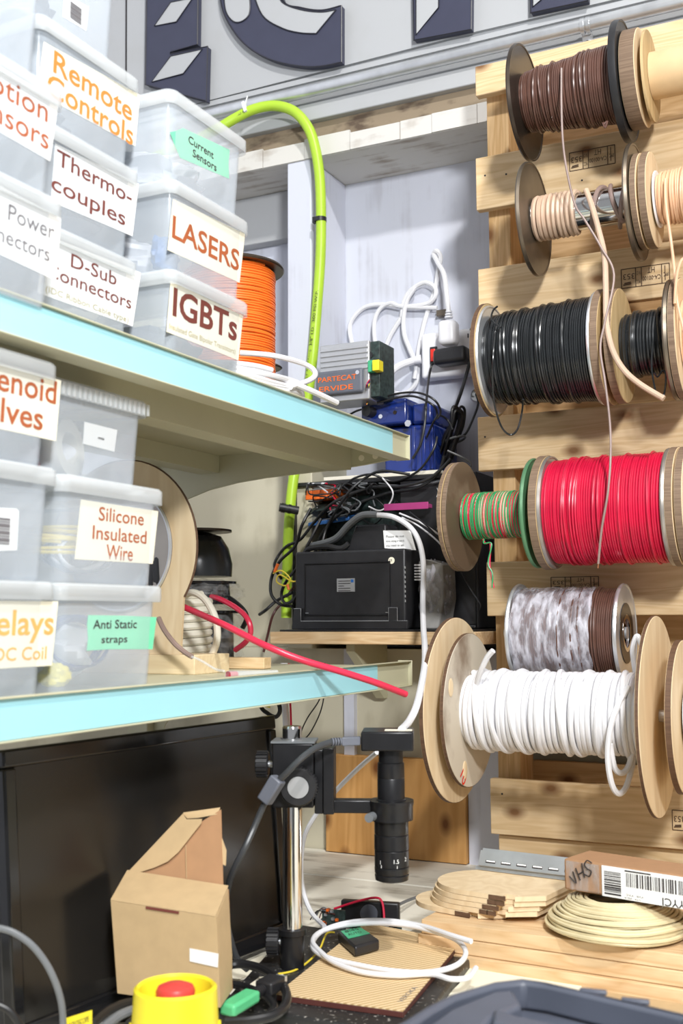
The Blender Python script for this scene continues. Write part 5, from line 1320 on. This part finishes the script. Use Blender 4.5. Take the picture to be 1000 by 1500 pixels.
# USB cable of the camera
pl = [P(529, 1085, D=1.315), P(500, 1086, D=1.305), P(485, 1087, D=1.30), P(462, 1096, D=1.285), P(440, 1112, D=1.272), P(420, 1132, D=1.27), P(400, 1153, D=1.275), P(385, 1182, D=1.275), P(372, 1212, D=1.27), P(358, 1243, D=1.26), P(342, 1275, D=1.26), P(334, 1300, D=1.27), P(330, 1340, D=1.29), P(345, 1400, D=1.30), P(362, 1420, D=1.31)]
t = thing('usb_cable', 'dark grey camera cable with a ferrite lump, looping past the microscope', 'cable', pl[-1])
part('jacket', MB().tube(smooth(pl[1:], 8), .0037, 10), M['darkgrey'], t)
part('plug', MB().obox((pl[0]+pl[1])/2, (pl[0]-pl[1])*.46, V(0, 0, .0048), sd*.0055), M['plategrey'], t, .001)
for k in range(4): q = pl[1]+(pl[2]-pl[1])*(.1+.25*k); part('strain_rib', MB().cyl(q, q+(pl[2]-pl[1])*.12, .0046), M['plategrey'], t)
a, c = P(408, 1140, D=1.273), P(387, 1174, D=1.275); dr = (c-a).normalized(); sdv = dr.cross(V(0, 1, 0)).normalized()
part('ferrite', MB().obox((a+c)/2, (c-a)/2, sdv*.0078, dr.cross(sdv)*.0078), M['plategrey'], t, .002)

# ================================================================== CARDBOARD BOX
A = P(172, 1455, Z=BZ+.042); B = P(322, 1476, Z=BZ+.042); uu = (B-A); uu.z = 0; uu.normalize(); vv = V(-uu.y, uu.x, 0)
zb = A.z; dep = .050
t = thing('cardboard_box', 'small open kraft cardboard box in front of the monitor', 'box', (A+B)/2+vv*.025)


def pv(px, py, v):
    """where the sight line through a pixel meets the upright plane v behind the box front"""
    d = P(px, py, D=1.0)-EYE; return EYE+d*((A+vv*v-EYE).dot(vv)/d.dot(vv))


def dn(p): return V(p.x, p.y, zb)


th = .0016; dz = V(0, 0, .001)
FTL, FTR, FBR, FBL = pv(162, 1319, 0), pv(316, 1343, 0), pv(322, 1476, 0), pv(172, 1455, 0); FBR.z = FBL.z = zb
RT, LT = pv(334, 1299, dep), pv(186, 1276, dep); RM = pv(340, 1400, dep); RB = dn(RM); LB = dn(LT)
fp = part('front_panel', MB().prism([FBL, FBR, FTR, FTL], vv*th), M['cardboard'], t)
part('side_panel', MB().prism([FBR+vv*th, RB, RM, RT-dz*2, FTR+vv*th-dz], -uu*th), M['cardboard'], t)
part('side_panel', MB().prism([FBL+vv*th, LB, LT-dz*2, FTL+vv*th-dz], uu*th), M['cardboard'], t)
part('back_panel', MB().prism([LB, RB, RT-dz*3, LT-dz*3], vv*th), M['cardboard_in'], t)
part('bottom_panel', MB().prism([FBL+vv*th, FBR+vv*th, RB, LB], (0, 0, th)), M['cardboard'], t)
part('top_flap', MB().prism([FTL+dz*.3, FTR+dz*.3, RT, LT], (0, .0004, .0012)), M['cardboard'], t, label='slanted top flap')
part('slot', MB().prism([pv(214, 1327.5, -.0004), pv(262, 1335, -.0004), pv(262, 1338.5, -.0004), pv(214, 1331, -.0004)], -vv*.0008), M['ink_brown'], fp, label='dark tuck slot')
d1 = dep+.002
part('lid', MB().prism([pv(196, 1279, d1), pv(243, 1262, d1+.008), pv(296, 1203, d1+.024), pv(323, 1186, d1+.028), pv(326, 1297, d1)], vv*th), M['cardboard_in'], t, label='raised lid showing its brown inside')
part('side_flap', MB().prism([pv(188, 1277, d1-.001), pv(268, 1192, d1+.025), pv(273, 1200, d1+.022), pv(296, 1199.5, d1+.022), pv(295, 1206, d1+.020), pv(262, 1248, d1+.009), pv(246, 1262, d1+.005), pv(226, 1271, d1+.002), pv(200, 1279, d1-.001)], -vv*.001), M['cardboard'], t)
part('tuck_flap', MB().prism([pv(268, 1192, d1+.027), pv(322, 1184.5, d1+.030), pv(318, 1193, d1+.026), pv(290, 1198, d1+.024), pv(274, 1199, d1+.025)], (0, .0008, .0012)), M['cardboard'], t)
part('crease', MB().tube([pv(272, 1238, d1+.0125), pv(273, 1287, d1-.0006)], .0004, 4), M['cardboard'], t)
part('tuck_tab', MB().prism([pv(324.5, 1228, d1+.018), pv(331, 1246, d1+.014), pv(330, 1268, d1+.009), pv(325.5, 1266, d1+.009)], vv*.0012), M['cardboard'], t)
part('tape', MB().prism([pv(278, 1389, -.0004), pv(320, 1397, -.0004), pv(319, 1417, -.0004), pv(278, 1408, -.0004)], -vv*.0005), M['paper'], fp, label='white tape strip')
single('support_block', MB().box(A.x+.012, B.x-.012, A.y+.014, A.y+.050, BZ+.0152, zb-.0004), M['blackplastic'], 'black plastic block under the small cardboard box', 'block', bevel=.002)

# ================================================================== EMERGENCY STOP
ec = P(257, 1443, D=.97); ez = ec.z; R0 = 60.5*.97/FPX
t = thing('emergency_stop', 'yellow emergency stop station with a red mushroom button', 'emergency stop', V(ec.x, ec.y, BZ))
part('shroud', MB().lathe([(0, ez-.030), (R0-.008, ez-.030), (R0-.0045, ez-.002), (R0-.0025, ez), (R0, ez-.002), (R0+.0022, ez-.045), (R0+.003, ez-.062), (0, ez-.062)], (ec.x, ec.y, 0), up, 64), M['yellow'], t)
part('base_box', MB().box(ec.x-.039, ec.x+.039, ec.y-.039, ec.y+.039, BZ, ez-.0622), M['yellow'], t, .005)
for a in range(0, 360, 30):
    q = V(ec.x+(R0+.0022)*cos(radians(a)), ec.y+(R0+.0022)*sin(radians(a)), 0); part('grip_bump', MB().cyl(q+V(0, 0, ez-.06), q+V(0, 0, ez-.030), .0032, .0012, n=12), M['yellow'], t.children[0])
bt = 29*.97/FPX
part('button', MB().lathe([(0, ez+.002), (bt*.55, ez+.0015), (bt*.9, ez-.001), (bt, ez-.0045), (bt*.96, ez-.010), (bt*.7, ez-.012), (bt*.6, ez-.0297), (0, ez-.0297)], (ec.x, ec.y, 0), up, 48), M['redbutton'], t, label='red mushroom button')

# ================================================================== BENCH CLUTTER
def bench_cable(pts, z, r, m, lab, name='power_cable'):
    rr = random.Random(len(lab)); q = [P(px, py, Z=z+r+dz) for px, py, dz in pts]
    return single(name, MB().tube(smooth(q, 8), r, 10), M[m], lab, 'cable', base=q[-1])


bench_cable([(322, 1418, .01), (350, 1412, .012), (385, 1420, .012), (412, 1440, .014), (420, 1465, .016), (405, 1485, .014), (370, 1494, .012), (330, 1497, .01)], bz, .0048, 'blackcable', 'thick black cable looping around the green sleeved plug')
bench_cable([(325, 1440, .004), (360, 1446, .006), (392, 1462, .01), (400, 1480, .006), (370, 1500, .004)], bz, .0042, 'blackcable', 'second black cable inside the loop around the green plug')
bench_cable([(135, 1500, .01), (160, 1480, .012), (200, 1468, .01), (215, 1480, .008), (190, 1500, .01)], BZ+.02, .005, 'blackcable', 'black cable coil left of the emergency stop')
bench_cable([(150, 1506, .02), (178, 1486, .022), (205, 1480, .02), (200, 1510, .02)], BZ+.02, .0045, 'greycable', 'grey cable over the black coil left of the emergency stop')
pl = [P(-8, 1358, D=1.02), P(20, 1366, D=1.02), P(50, 1388, D=1.02), P(75, 1425, D=1.02), P(90, 1470, D=1.02), P(93, 1520, D=1.02)]
single('power_cable', MB().tube(smooth(pl, 8), .0031, 10), M['greycable'], 'dark cable arching across the lower left monitor corner', 'cable')
pl = [P(-8, 1470, D=1.0), P(15, 1482, D=1.0), P(34, 1510, D=1.0)]
single('power_cable', MB().tube(smooth(pl, 8), .0034, 10), M['blackcable'], 'black cable in the bottom left picture corner', 'cable')
a, c = P(332, 1480, Z=bz+.018), P(386, 1448, Z=bz+.022); e = P(410, 1440, Z=bz+.022); d = (c-a).normalized(); n_ = V(-d.y, d.x, 0)
t = thing('video_plug', 'black video plug in a green sleeve on the microscope base plate', 'plug', V(a.x, a.y, bz))
part('sleeve', MB().obox((a+(a+(c-a)*.7))/2, (c-a)*.36, n_*.0095, V(0, 0, .006)), M['plug_green'], t, .003)
for k in range(5): q = a+(c-a)*(.74+.05*k); part('strain_rib', MB().cyl(q, q+(c-a)*.03, .0062-.0003*k, n=16), M['blackplastic'], t)
q0 = a+(c-a)*1.0; part('plug_body', MB().obox(q0+d*.012, d*.013, n_*.0105, V(0, 0, .0065)), M['blackplastic'], t, .002); part('metal_tip', MB().obox(q0+d*.029, d*.0045, n_*.0065, V(0, 0, .0028)), M['zinc'], t)
a, c = P(97, 1497, D=1.03), P(134, 1483, D=1.03)
t = thing('yellow_tag', 'yellow printed tag beside the black coil at the bottom left', 'tag', P(115, 1510, D=1.03))
up2 = (P(97, 1480, D=1.03)-P(97, 1497, D=1.03)).normalized()
part('tag', MB().prism([a-up2*.012, c-up2*.012, c+up2*.002, a+up2*.0035], (0, .001, 0)), M['yellow'], t); b = MB(); put_text(b, 'MICROSCOPE', a+V(.002, -.0006, -.006), c-a, up2, .005, (c-a).length*.85); part('print', b, M['ink'], t)
# papers near the post
for pts, lab in (([(322, 1420), (400, 1388), (412, 1405), (340, 1440)], 'white paper slip behind the microscope post foot'), ([(330, 1470), (380, 1432), (415, 1428), (395, 1462)], 'cream paper slip under the green sleeved plug')):
    z = BZ+.0005 if 'post' in lab else bz+.0006
    single('paper_slip', MB().prism([P(*p, Z=z) for p in pts], (0, 0, .0008)), M['paper_cream'], lab, 'paper')
pl = [P(400, 1428, Z=bz+.001), P(430, 1422, Z=bz+.001), P(452, 1408, Z=bz+.004), P(468, 1390, Z=bz+.008), P(478, 1368, Z=bz+.012), P(490, 1366, Z=bz+.012)]
single('yellow_wire', MB().tube(smooth(pl, 8), .0012, 6), M['yellowwire'], 'thin yellow wire running along the ribbed board edge', 'wire')
# white cable loop on the board
lz_ = bz+.0085
lp = [(690, 1379, .022), (660, 1370, .022), (620, 1357, .02), (570, 1349, .018), (520, 1350, .016), (480, 1360, .012), (461, 1374, .008), (459, 1390, .004), (480, 1403, .002), (530, 1415, .001), (580, 1423, .0005), (630, 1424, .0005), (668, 1414, .003), (682, 1396, .008), (670, 1378, .014), (640, 1366, .017), (600, 1356, .018), (550, 1352, .018), (500, 1356, .014), (468, 1366, .010), (458, 1380, .008), (470, 1395, .005), (490, 1410, .002), (530, 1424, .0008), (580, 1429, .0006), (630, 1427, .0005), (660, 1434, .0), (685, 1432, .0), (697, 1418, .002)]
single('white_cable', MB().tube(smooth([P(x, y, Z=lz_+dz+.003) for x, y, dz in lp], 8), .0031, 10), M['whitecable'], 'white cable looped loosely over the ribbed board', 'cable', base=V(cb.x, cb.y, lz_))
# key fob device
fz = lz_+.0002; c4 = [P(494, 1364, Z=fz+.012), P(528, 1357, Z=fz+.012), P(556, 1377, Z=fz+.012), P(520, 1387, Z=fz+.012)]
t = thing('handheld_tester', 'small black handheld tester with a green screen on the ribbed board', 'tester', V(c4[3].x, c4[3].y, fz))
part('case', MB().prism([V(p.x, p.y, fz) for p in c4], (0, 0, .0125)), M['blackplastic'], t, .003, seg=3)
cc = [c4[0]*.92+c4[2]*.08, c4[1]*.92+c4[3]*.08, c4[1]*.45+c4[2]*.50+c4[3]*.05, c4[0]*.45+c4[3]*.50+c4[2]*.05]
fcx = part('green_label', MB().prism([V(p.x, p.y, fz+.0126) for p in cc], (0, 0, .0005)), M['greenplastic'], t, label='green label face')
b = MB(); o_ = cc[3]*.8+cc[0]*.2; r_ = (cc[2]-cc[3])
for k, s in enumerate(('AUTO', '8:45')): put_text(b, s, V(o_.x, o_.y, fz+.0133)+(cc[0]-cc[3])*(.05+.4*k)+r_*.12, r_.xy.to_3d(), (cc[0]-cc[3]).xy.to_3d(), (cc[0]-cc[3]).length*.26, r_.length*.62)
part('print', b, M['ink'], fcx)
# fan module and small circuit boards
a, c = P(492, 1362, Z=BZ+.004), P(578, 1368, Z=BZ+.004); d = (c-a); L = d.length; d.normalize(); n_ = V(-d.y, d.x, 0); hh = .036
t = thing('fan_module', 'black square fan module with red wires behind the handheld tester', 'fan', (a+c)/2+n_*.012-V(0, 0, .004))
part('frame', MB().obox((a+c)/2+n_*.03+V(0, 0, hh/2-.003), d*(L/2), n_*.006, V(0, 0, hh/2)), M['blackplastic'], t, .002)
part('hub', MB().cyl((a+c)/2+n_*.0235+V(0, 0, hh/2), (a+c)/2+n_*.0195+V(0, 0, hh/2), .012), M['plategrey'], t)
q0 = a+n_*.0235+V(0, 0, hh*.6)
part('red_wire', MB().tube(smooth([q0+V(-.008, -.004, .0), q0+d*.025+V(0, -.003, .012), q0+d*.05+V(0, -.002, .018), q0+d*.06+V(0, -.004, .012), q0+d*.066+V(0, -.012, -.01)], 8), .0016, 8), M['redwire'], t)
t = thing('circuit_board', 'tangled small circuit board left of the fan module', 'circuit board', a+V(-.012, 0, -.004))
part('board', MB().obox(a+d*(-.004)+n_*.004+V(0, 0, .012), d*.016, n_*.002, V(0, 0, .013)), M['pcb'], t)
rr = random.Random(8)
for k in range(12):
    q = a+d*rr.uniform(-.018, .012)+V(0, 0, rr.uniform(.002, .026)); part('component', MB().box(q.x-.0018, q.x+.0018, q.y-.002, q.y+.0015, q.z-.0016, q.z+.0016), M[('orange', 'zinc', 'copper', 'ink_rust')[k % 4]], t)
for k in range(6):
    q = a+d*rr.uniform(-.014, .0)+V(0, 0, rr.uniform(.012, .026)); part('wire', MB().tube(smooth([q, q+V(-.012, 0, .006*rr.random()), q+V(-.022, .004, -.008*rr.random()), q+V(-.026, .002, -.012)], 5), .0008, 5), M[('blackcable', 'greycable', 'darkred')[k % 3]], t)
t = thing('circuit_board', 'small circuit board right of the handheld tester, below the fan module', 'circuit board', c+V(0, 0, -.004))
part('board', MB().obox(c-d*.018-n_*.004+V(0, 0, .006), d*.026, n_*.012, V(0, 0, .0012)), M['pcb'], t)
for k in range(12):
    q = c+d*rr.uniform(-.040, .004)-n_*rr.uniform(-.006, .012)+V(0, 0, .0102); part('component', MB().box(q.x-.003, q.x+.003, q.y-.002, q.y+.002, q.z-.003, q.z+.003), M[('blackplastic', 'zinc', 'blackplastic', 'bronze')[k % 4]], t)
pl = [P(578, 1328, Z=BZ+.02), P(600, 1318, Z=BZ+.012), P(622, 1312, Z=BZ+.006), P(640, 1318, Z=BZ+.004)]
single('fan_lead', MB().tube(smooth(pl, 6), .0022, 6), M['greycable'], 'grey lead leaving the fan module to the right', 'cable')

# ================================================================== TIMBER STACK AND DISCS
pa = P(606, 1346, Z=.9135); pb = P(1010, 1402, Z=.9135); dv = (pb-pa); dv.z = 0; dv.normalize(); nv = V(-dv.y, dv.x, 0)
zs = [BZ, BZ+.0172, BZ+.0344]; names = ['lowest', 'middle', 'topmost']
for k in range(3):
    off = (-.006, .0, .002)[k]; o_ = V(pa.x, pa.y, 0)+nv*off+dv*(.004*k)
    tq = single('timber_plank', MB().obox(o_+dv*.30+nv*.15+V(0, 0, zs[k]+.0085), dv*.30, nv*.148, V(0, 0, .0084)), M['plank'], 'long pale timber plank on the bench, %s of the stack of three' % names[k], 'plank', group='timber planks under the wire coil', bevel=.0012)
ST = BZ+.0172*3
# D-shaped plywood plates


def plate(px, py, R, L, z, ang, lab, notch=True, th=.0062):
    c = P(px, py, Z=z); a0 = radians(ang); e1 = V(cos(a0), sin(a0), 0); e2 = V(-sin(a0), cos(a0), 0); pts = []
    for i in range(21):
        a = pi/2+pi*i/20; pts.append(c+e1*R*cos(a)+e2*R*sin(a))
    pts += [c+e1*L*.55-e2*R]
    if notch: pts += [c+e1*L*.55-e2*R*.80, c+e1*L*.7-e2*R*.80, c+e1*L*.7-e2*R*.95]
    pts += [c+e1*L-e2*R*.55, c+e1*L+e2*R]
    t = thing('plywood_plate', lab, 'plywood plate', V(c.x, c.y, z), 'plywood plates on the timber stack')
    p_ = part('face', MB().prism([V(p.x, p.y, z+.0003) for p in pts], (0, 0, th-.0003)), M['ply'], t)
    b = MB()
    for q in ((L*.42, -R*.995), (L*.52, -R*.995)):
        b.obox(c+e1*q[0]+e2*q[1]+V(0, 0, th/2), e1*.006, e2*.0012, V(0, 0, th*.42))
    part('slot', b, M['ply_edge'], p_, label='dark burnt slot')
    return t


labs = ['lowest rounded plywood plate of the stack on the timber', 'second rounded plywood plate from the bottom of its stack', 'middle rounded plywood plate of the stack', 'second rounded plywood plate from the top of its stack', 'topmost rounded plywood plate, under the metal rail']
for k in range(5):
    plate((668, 700, 704, 708, 712)[k], (1323, 1318, 1311, 1304, 1297)[k], (.052, .060, .061, .062, .062)[k], (.09, .10, .098, .10, .098)[k], ST+.0004+.0064*k, (-12, -10, -9, -7, -8)[k], labs[k])
# DIN rail, lying on its back edge
PT = ST+.0064*5+.0008
a, c = P(702, 1274, Z=PT), P(815, 1288, Z=PT); d = (c-a).normalized(); n_ = V(-d.y, d.x, 0); L = (c-a).length+.13
wv = (n_*.45+V(0, 0, .89)).normalized(); fv = wv.cross(d).normalized()
if fv.y > 0: fv = -fv
t = thing('mounting_rail', 'slotted zinc mounting rail lying on the plywood plates', 'rail', a+d*L*.5)


def rl(u0, u1, w0, w1, f0, f1, b): return b.obox(a+d*((u0+u1)/2)+wv*((w0+w1)/2)+fv*((f0+f1)/2), d*((u1-u0)/2), wv*((w1-w0)/2), fv*((f1-f0)/2))


b = MB(); rl(0, L, .0045, .0245, .006, .0068, b); rl(0, L, .0045, .0053, .0, .0058, b); rl(0, L, .0237, .0245, 0, .0058, b); rl(-.006, L, .0, .0044, 0, .0009, b); rl(0, L, .0246, .029, 0, .0009, b)
wb = part('profile', b, M['zinc'], t)
b = MB()
for k in range(10): rl(.010+k*.022, .024+k*.022, .0085, .0120, .00685, .0072, b)
part('slot', b, M['ink'], wb, label='dark slots')
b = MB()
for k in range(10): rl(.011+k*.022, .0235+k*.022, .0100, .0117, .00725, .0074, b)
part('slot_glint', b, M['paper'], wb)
# beige wire coil
cc = P(905, 1338, Z=ST+.02); rr = random.Random(6); pts = []; turns = 52
for i in range(turns*40):
    a = 2*pi*i/40; k = i/40
    q_ = (k % 13)/13; R1 = .080-.046*q_+.006*noise.noise(V(k*.33, 5, 0)); zz_ = ST+.0035+(.010+.024*sin(min(1, q_*1.15)*pi/2))*(int(k/13)+1)/4+.003*noise.noise(V(k*.8, sin(a), cos(a)))
    sh = .006*noise.noise(V(k*.21, 9, 2)); R1 *= 1.0
    pts.append(V(cc.x+sh+R1*1.02*cos(a), cc.y+R1*1.0*sin(a), max(zz_, ST+.0026)))
t = thing('wire_coil', 'coil of beige wire lying on the timber stack in front of the parcel', 'wire', V(cc.x, cc.y, ST))
part('wire', MB().tube(pts, .0023, 6), M['beigecoil'], t)
b = MB(); tp_ = []
for a in [pi*i/10 for i in range(0, 21)]: tp_.append(V(cc.x+.066+.016*cos(a), cc.y-.01, ST+.0225+.0215*sin(a)))
vs = [p+V(0, s*.006, 0) for p in tp_ for s in (-1, 1)]
b.add(vs, [(2*i, 2*i+1, 2*i+3, 2*i+2) for i in range(len(tp_)-1)]); o = part('paper_band', b, M['creamcable'], t, label='cream tape band'); solid(o, .0008)

# parcel
pz = ST+.044
a = P(872, 1306, Z=pz); 
a = V(P(826, 1303, Z=pz).x, P(826, 1303, Z=pz).y, pz); c = V(P(1010, 1334, Z=pz).x, P(1010, 1334, Z=pz).y, pz)
d = (c-a).normalized(); n_ = V(-d.y, d.x, 0); hh = P(826, 1257, Y=a.y).z-pz
t = thing('parcel', 'taped brown parcel with a shipping barcode label and black handwriting', 'parcel', a+d*.1+n_*.03)
LL = .24; DD = .062
part('wrap', MB().obox(a+d*LL/2+n_*DD/2+V(0, 0, hh/2), d*LL/2, n_*DD/2, V(0, 0, hh/2)), M['cardboard_in'], t, .003)


def pf(px, py):
    """point on the parcel front"""
    o = P(px, py, D=1.0)-EYE; tt = (a-EYE).dot(n_)/o.dot(n_); return EYE+o*tt


xs = (pf(882, 1280)-a).dot(d)
part('tape', MB().obox(a+d*(xs/2)+n_*(-.0008)+V(0, 0, hh/2), d*(xs/2-.004), n_*.0006, V(0, 0, hh/2-.002)), M['bagfilm'], t, label='glossy clear packing tape')
lab_ = part('shipping_label', MB().obox(a+d*(xs+.09)+n_*(-.0009)+V(0, 0, hh*.49), d*.09, n_*.0007, V(0, 0, hh*.47)), M['paper'], t, label='white shipping label printed upside down')
b = MB(); f_ = -n_*.0018
rr = random.Random(2); u = xs+.031
while u < xs+.125:
    w = rr.choice((.0006, .0006, .0012, .0018)); b.obox(a+d*u+f_+V(0, 0, hh*.63), d*(w/2), n_*.0001, V(0, 0, hh*.21)); u += w+rr.choice((.0007, .0011, .0016))
z = hh*.12
while z < hh*.80:
    w = rr.choice((.0006, .0012, .0018)); b.obox(a+d*(xs+.0135)+f_+V(0, 0, z), d*.0105, n_*.0001, V(0, 0, w/2)); z += w+rr.choice((.0008, .0014))
put_text(b, 'KH YYCI', a+d*(xs+.121)+f_+V(0, 0, hh*.26), -d, (0, 0, -1), hh*.23, .047, .012)
put_text(b, 'YVR  YYC', a+d*(xs+.052)+f_+V(0, 0, hh*.20), -d, (0, 0, -1), hh*.06, .022)
put_text(b, 'VTR  VELA', a+d*(xs+.048)+f_+V(0, 0, hh*.10), -d, (0, 0, -1), hh*.05, .020)
b.obox(a+d*(xs+.045)+f_+V(0, 0, hh*.90), d*.016, n_*.0001, V(0, 0, hh*.02))
part('print', b, M['ink'], lab_)
b = MB()
sh_ = 9
for st in ([(826, 1283), (836, 1293), (831, 1276)], [(835, 1271), (842, 1289)], [(844, 1264), (848, 1285)], [(838, 1281), (847, 1276)], [(859, 1264), (852, 1260), (848, 1266), (852, 1272), (858, 1276), (855, 1283), (848, 1280)]):
    b.tube(smooth([pf(p[0]+sh_, p[1])+f_*1.3 for p in st], 4), .0008, 5)
part('handwriting', b, M['ink'], t)
# offcut board in front of the stack
zc = BZ+.0005; pts = [P(694, 1402, Z=zc+.004), P(735, 1406, Z=zc+.004), P(850, 1424, Z=zc+.004), P(858, 1436, Z=zc+.004), P(840, 1460, Z=zc+.004), P(640, 1472, Z=zc+.004), P(672, 1440, Z=zc+.004)]
t = thing('cutting_board', 'pale rounded board with a slot, lying between ribbed board and grey case', 'board', sum(pts, V(0, 0, 0))/7-V(0, 0, .004))
p_ = part('board', MB().prism([V(p.x, p.y, zc) for p in pts], (0, 0, .004)), M['paper_cream'], t, .001)
sl = [P(735, 1411, Z=zc+.0043), P(826, 1430, Z=zc+.0043), P(822, 1434, Z=zc+.0043), P(728, 1413, Z=zc+.0043)]
part('slot', MB().prism(sl, (0, 0, .0003)), M['plank_end'], p_); q = P(723, 1409, Z=zc+.0042); part('hole', MB().cyl(q, q+V(0, 0, .0004), .003), M['ink_rust'], p_)
pts = [P(868, 1430, Z=BZ+.001), P(1040, 1452, Z=BZ+.001), P(1040, 1500, Z=BZ+.001), P(855, 1480, Z=BZ+.001)]
single('cardboard_sheet', MB().prism(pts, (0, 0, .0015)), M['cardboard'], 'flat kraft sheet on the bench right of the pale rounded board', 'sheet')

# ================================================================== GREY TOOL CASE
ct = 1.0
rim = [P(590, 1512, Z=ct-.008), P(622, 1487, Z=ct-.006), P(660, 1461, Z=ct-.003), P(722, 1437, Z=ct), P(764, 1432, Z=ct), P(800, 1437, Z=ct), P(1010, 1485, Z=ct)]
far = [V(p.x, p.y, 0) for p in rim]
near = [V(far[-1].x+.05, .60, 0), V(far[0].x-.03, .60, 0)]
t = thing('tool_case', 'slate grey plastic tool case in the near right corner', 'case', V(-.2, .72, BZ))
fp_ = far+near
part('body', MB().prism([V(p.x, p.y, BZ) for p in fp_], (0, 0, ct-BZ-.022)), M['greycase'], t, .006)
inn = [p+(V(-.2, .70, 0)-p).normalized()*.010 for p in fp_]
part('rim', MB().prism([V(p.x, p.y, ct-.0215) for p in fp_], (0, 0, .0215), holes=[[V(p.x, p.y, ct-.0215) for p in inn]]), M['greycase'], t, .003)
tri = [P(622, 1500, Z=ct), P(662, 1471, Z=ct), P(722, 1447, Z=ct), P(752, 1445, Z=ct), P(764, 1466, Z=ct), P(722, 1484, Z=ct), P(690, 1516, Z=ct)]
part('lid_facet', MB().prism([V(p.x, p.y, ct-.0215) for p in tri], (0, 0, .0195)), M['greycase'], t, .004)
latch = [P(722, 1478, Z=ct), P(760, 1490, Z=ct), P(1010, 1545, Z=ct), P(1000, 1560, Z=ct), P(720, 1500, Z=ct)]
part('divider', MB().prism([V(p.x, p.y, ct-.0215) for p in latch], (0, 0, .022)), M['greycase'], t, .003)
for px, py in ((868, 1452), (930, 1466)):
    q = P(px, py, Z=ct); part('hinge_lug', MB().obox(q+V(0, .001, -.0005), (.010, .0015, 0), (-.0006, .003, 0), (0, 0, .0016)), M['greycase'], t, .001)

# ================================================================== LEADS HANGING BEHIND THE MONITOR
for pts, y, r, m, lab in (
        ([(416, 1005), (417, 1030), (419, 1055), (421, 1100)], 1.70, .0062, 'whitecable', 'white conduit lead behind the microscope post top'),
        ([(423, 1005), (425, 1030), (426, 1055), (427, 1100)], 1.69, .0018, 'redwire', 'thin red lead beside the white conduit lead behind the post'),
        ([(474, 1005), (466, 1028), (450, 1052), (440, 1075), (436, 1100)], 1.72, .0012, 'blackcable', 'thin black lead hanging behind the focus block, left one'),
        ([(476, 1005), (470, 1040), (455, 1072), (440, 1090), (434, 1110)], 1.73, .0012, 'blackcable', 'thin black lead hanging behind the focus block, right one'),
        ([(381, 1030), (392, 1045), (404, 1050), (410, 1040), (405, 1022), (396, 1005)], 1.60, .0035, 'blackcable', 'black cable loop behind the top right monitor corner')):
    q = [P(px, py, Y=y) for px, py in pts]; q = [V(q[0].x, q[0].y, LZ-.006)]+[p for p in q if p.z < LZ-.010]
    single('hanging_lead', MB().tube(smooth(q, 6), r, 8), M[m], lab, 'cable', base=q[-1])
a = P(378, 1033, Y=1.60)
single('yellow_sticker', MB().prism([a, a+V(.022, 0, -.004), a+V(.018, 0, .016), a+V(.004, 0, .018)], (0, .001, 0)), M['yellow'], 'yellow sticker hanging behind the top right monitor corner', 'sticker')
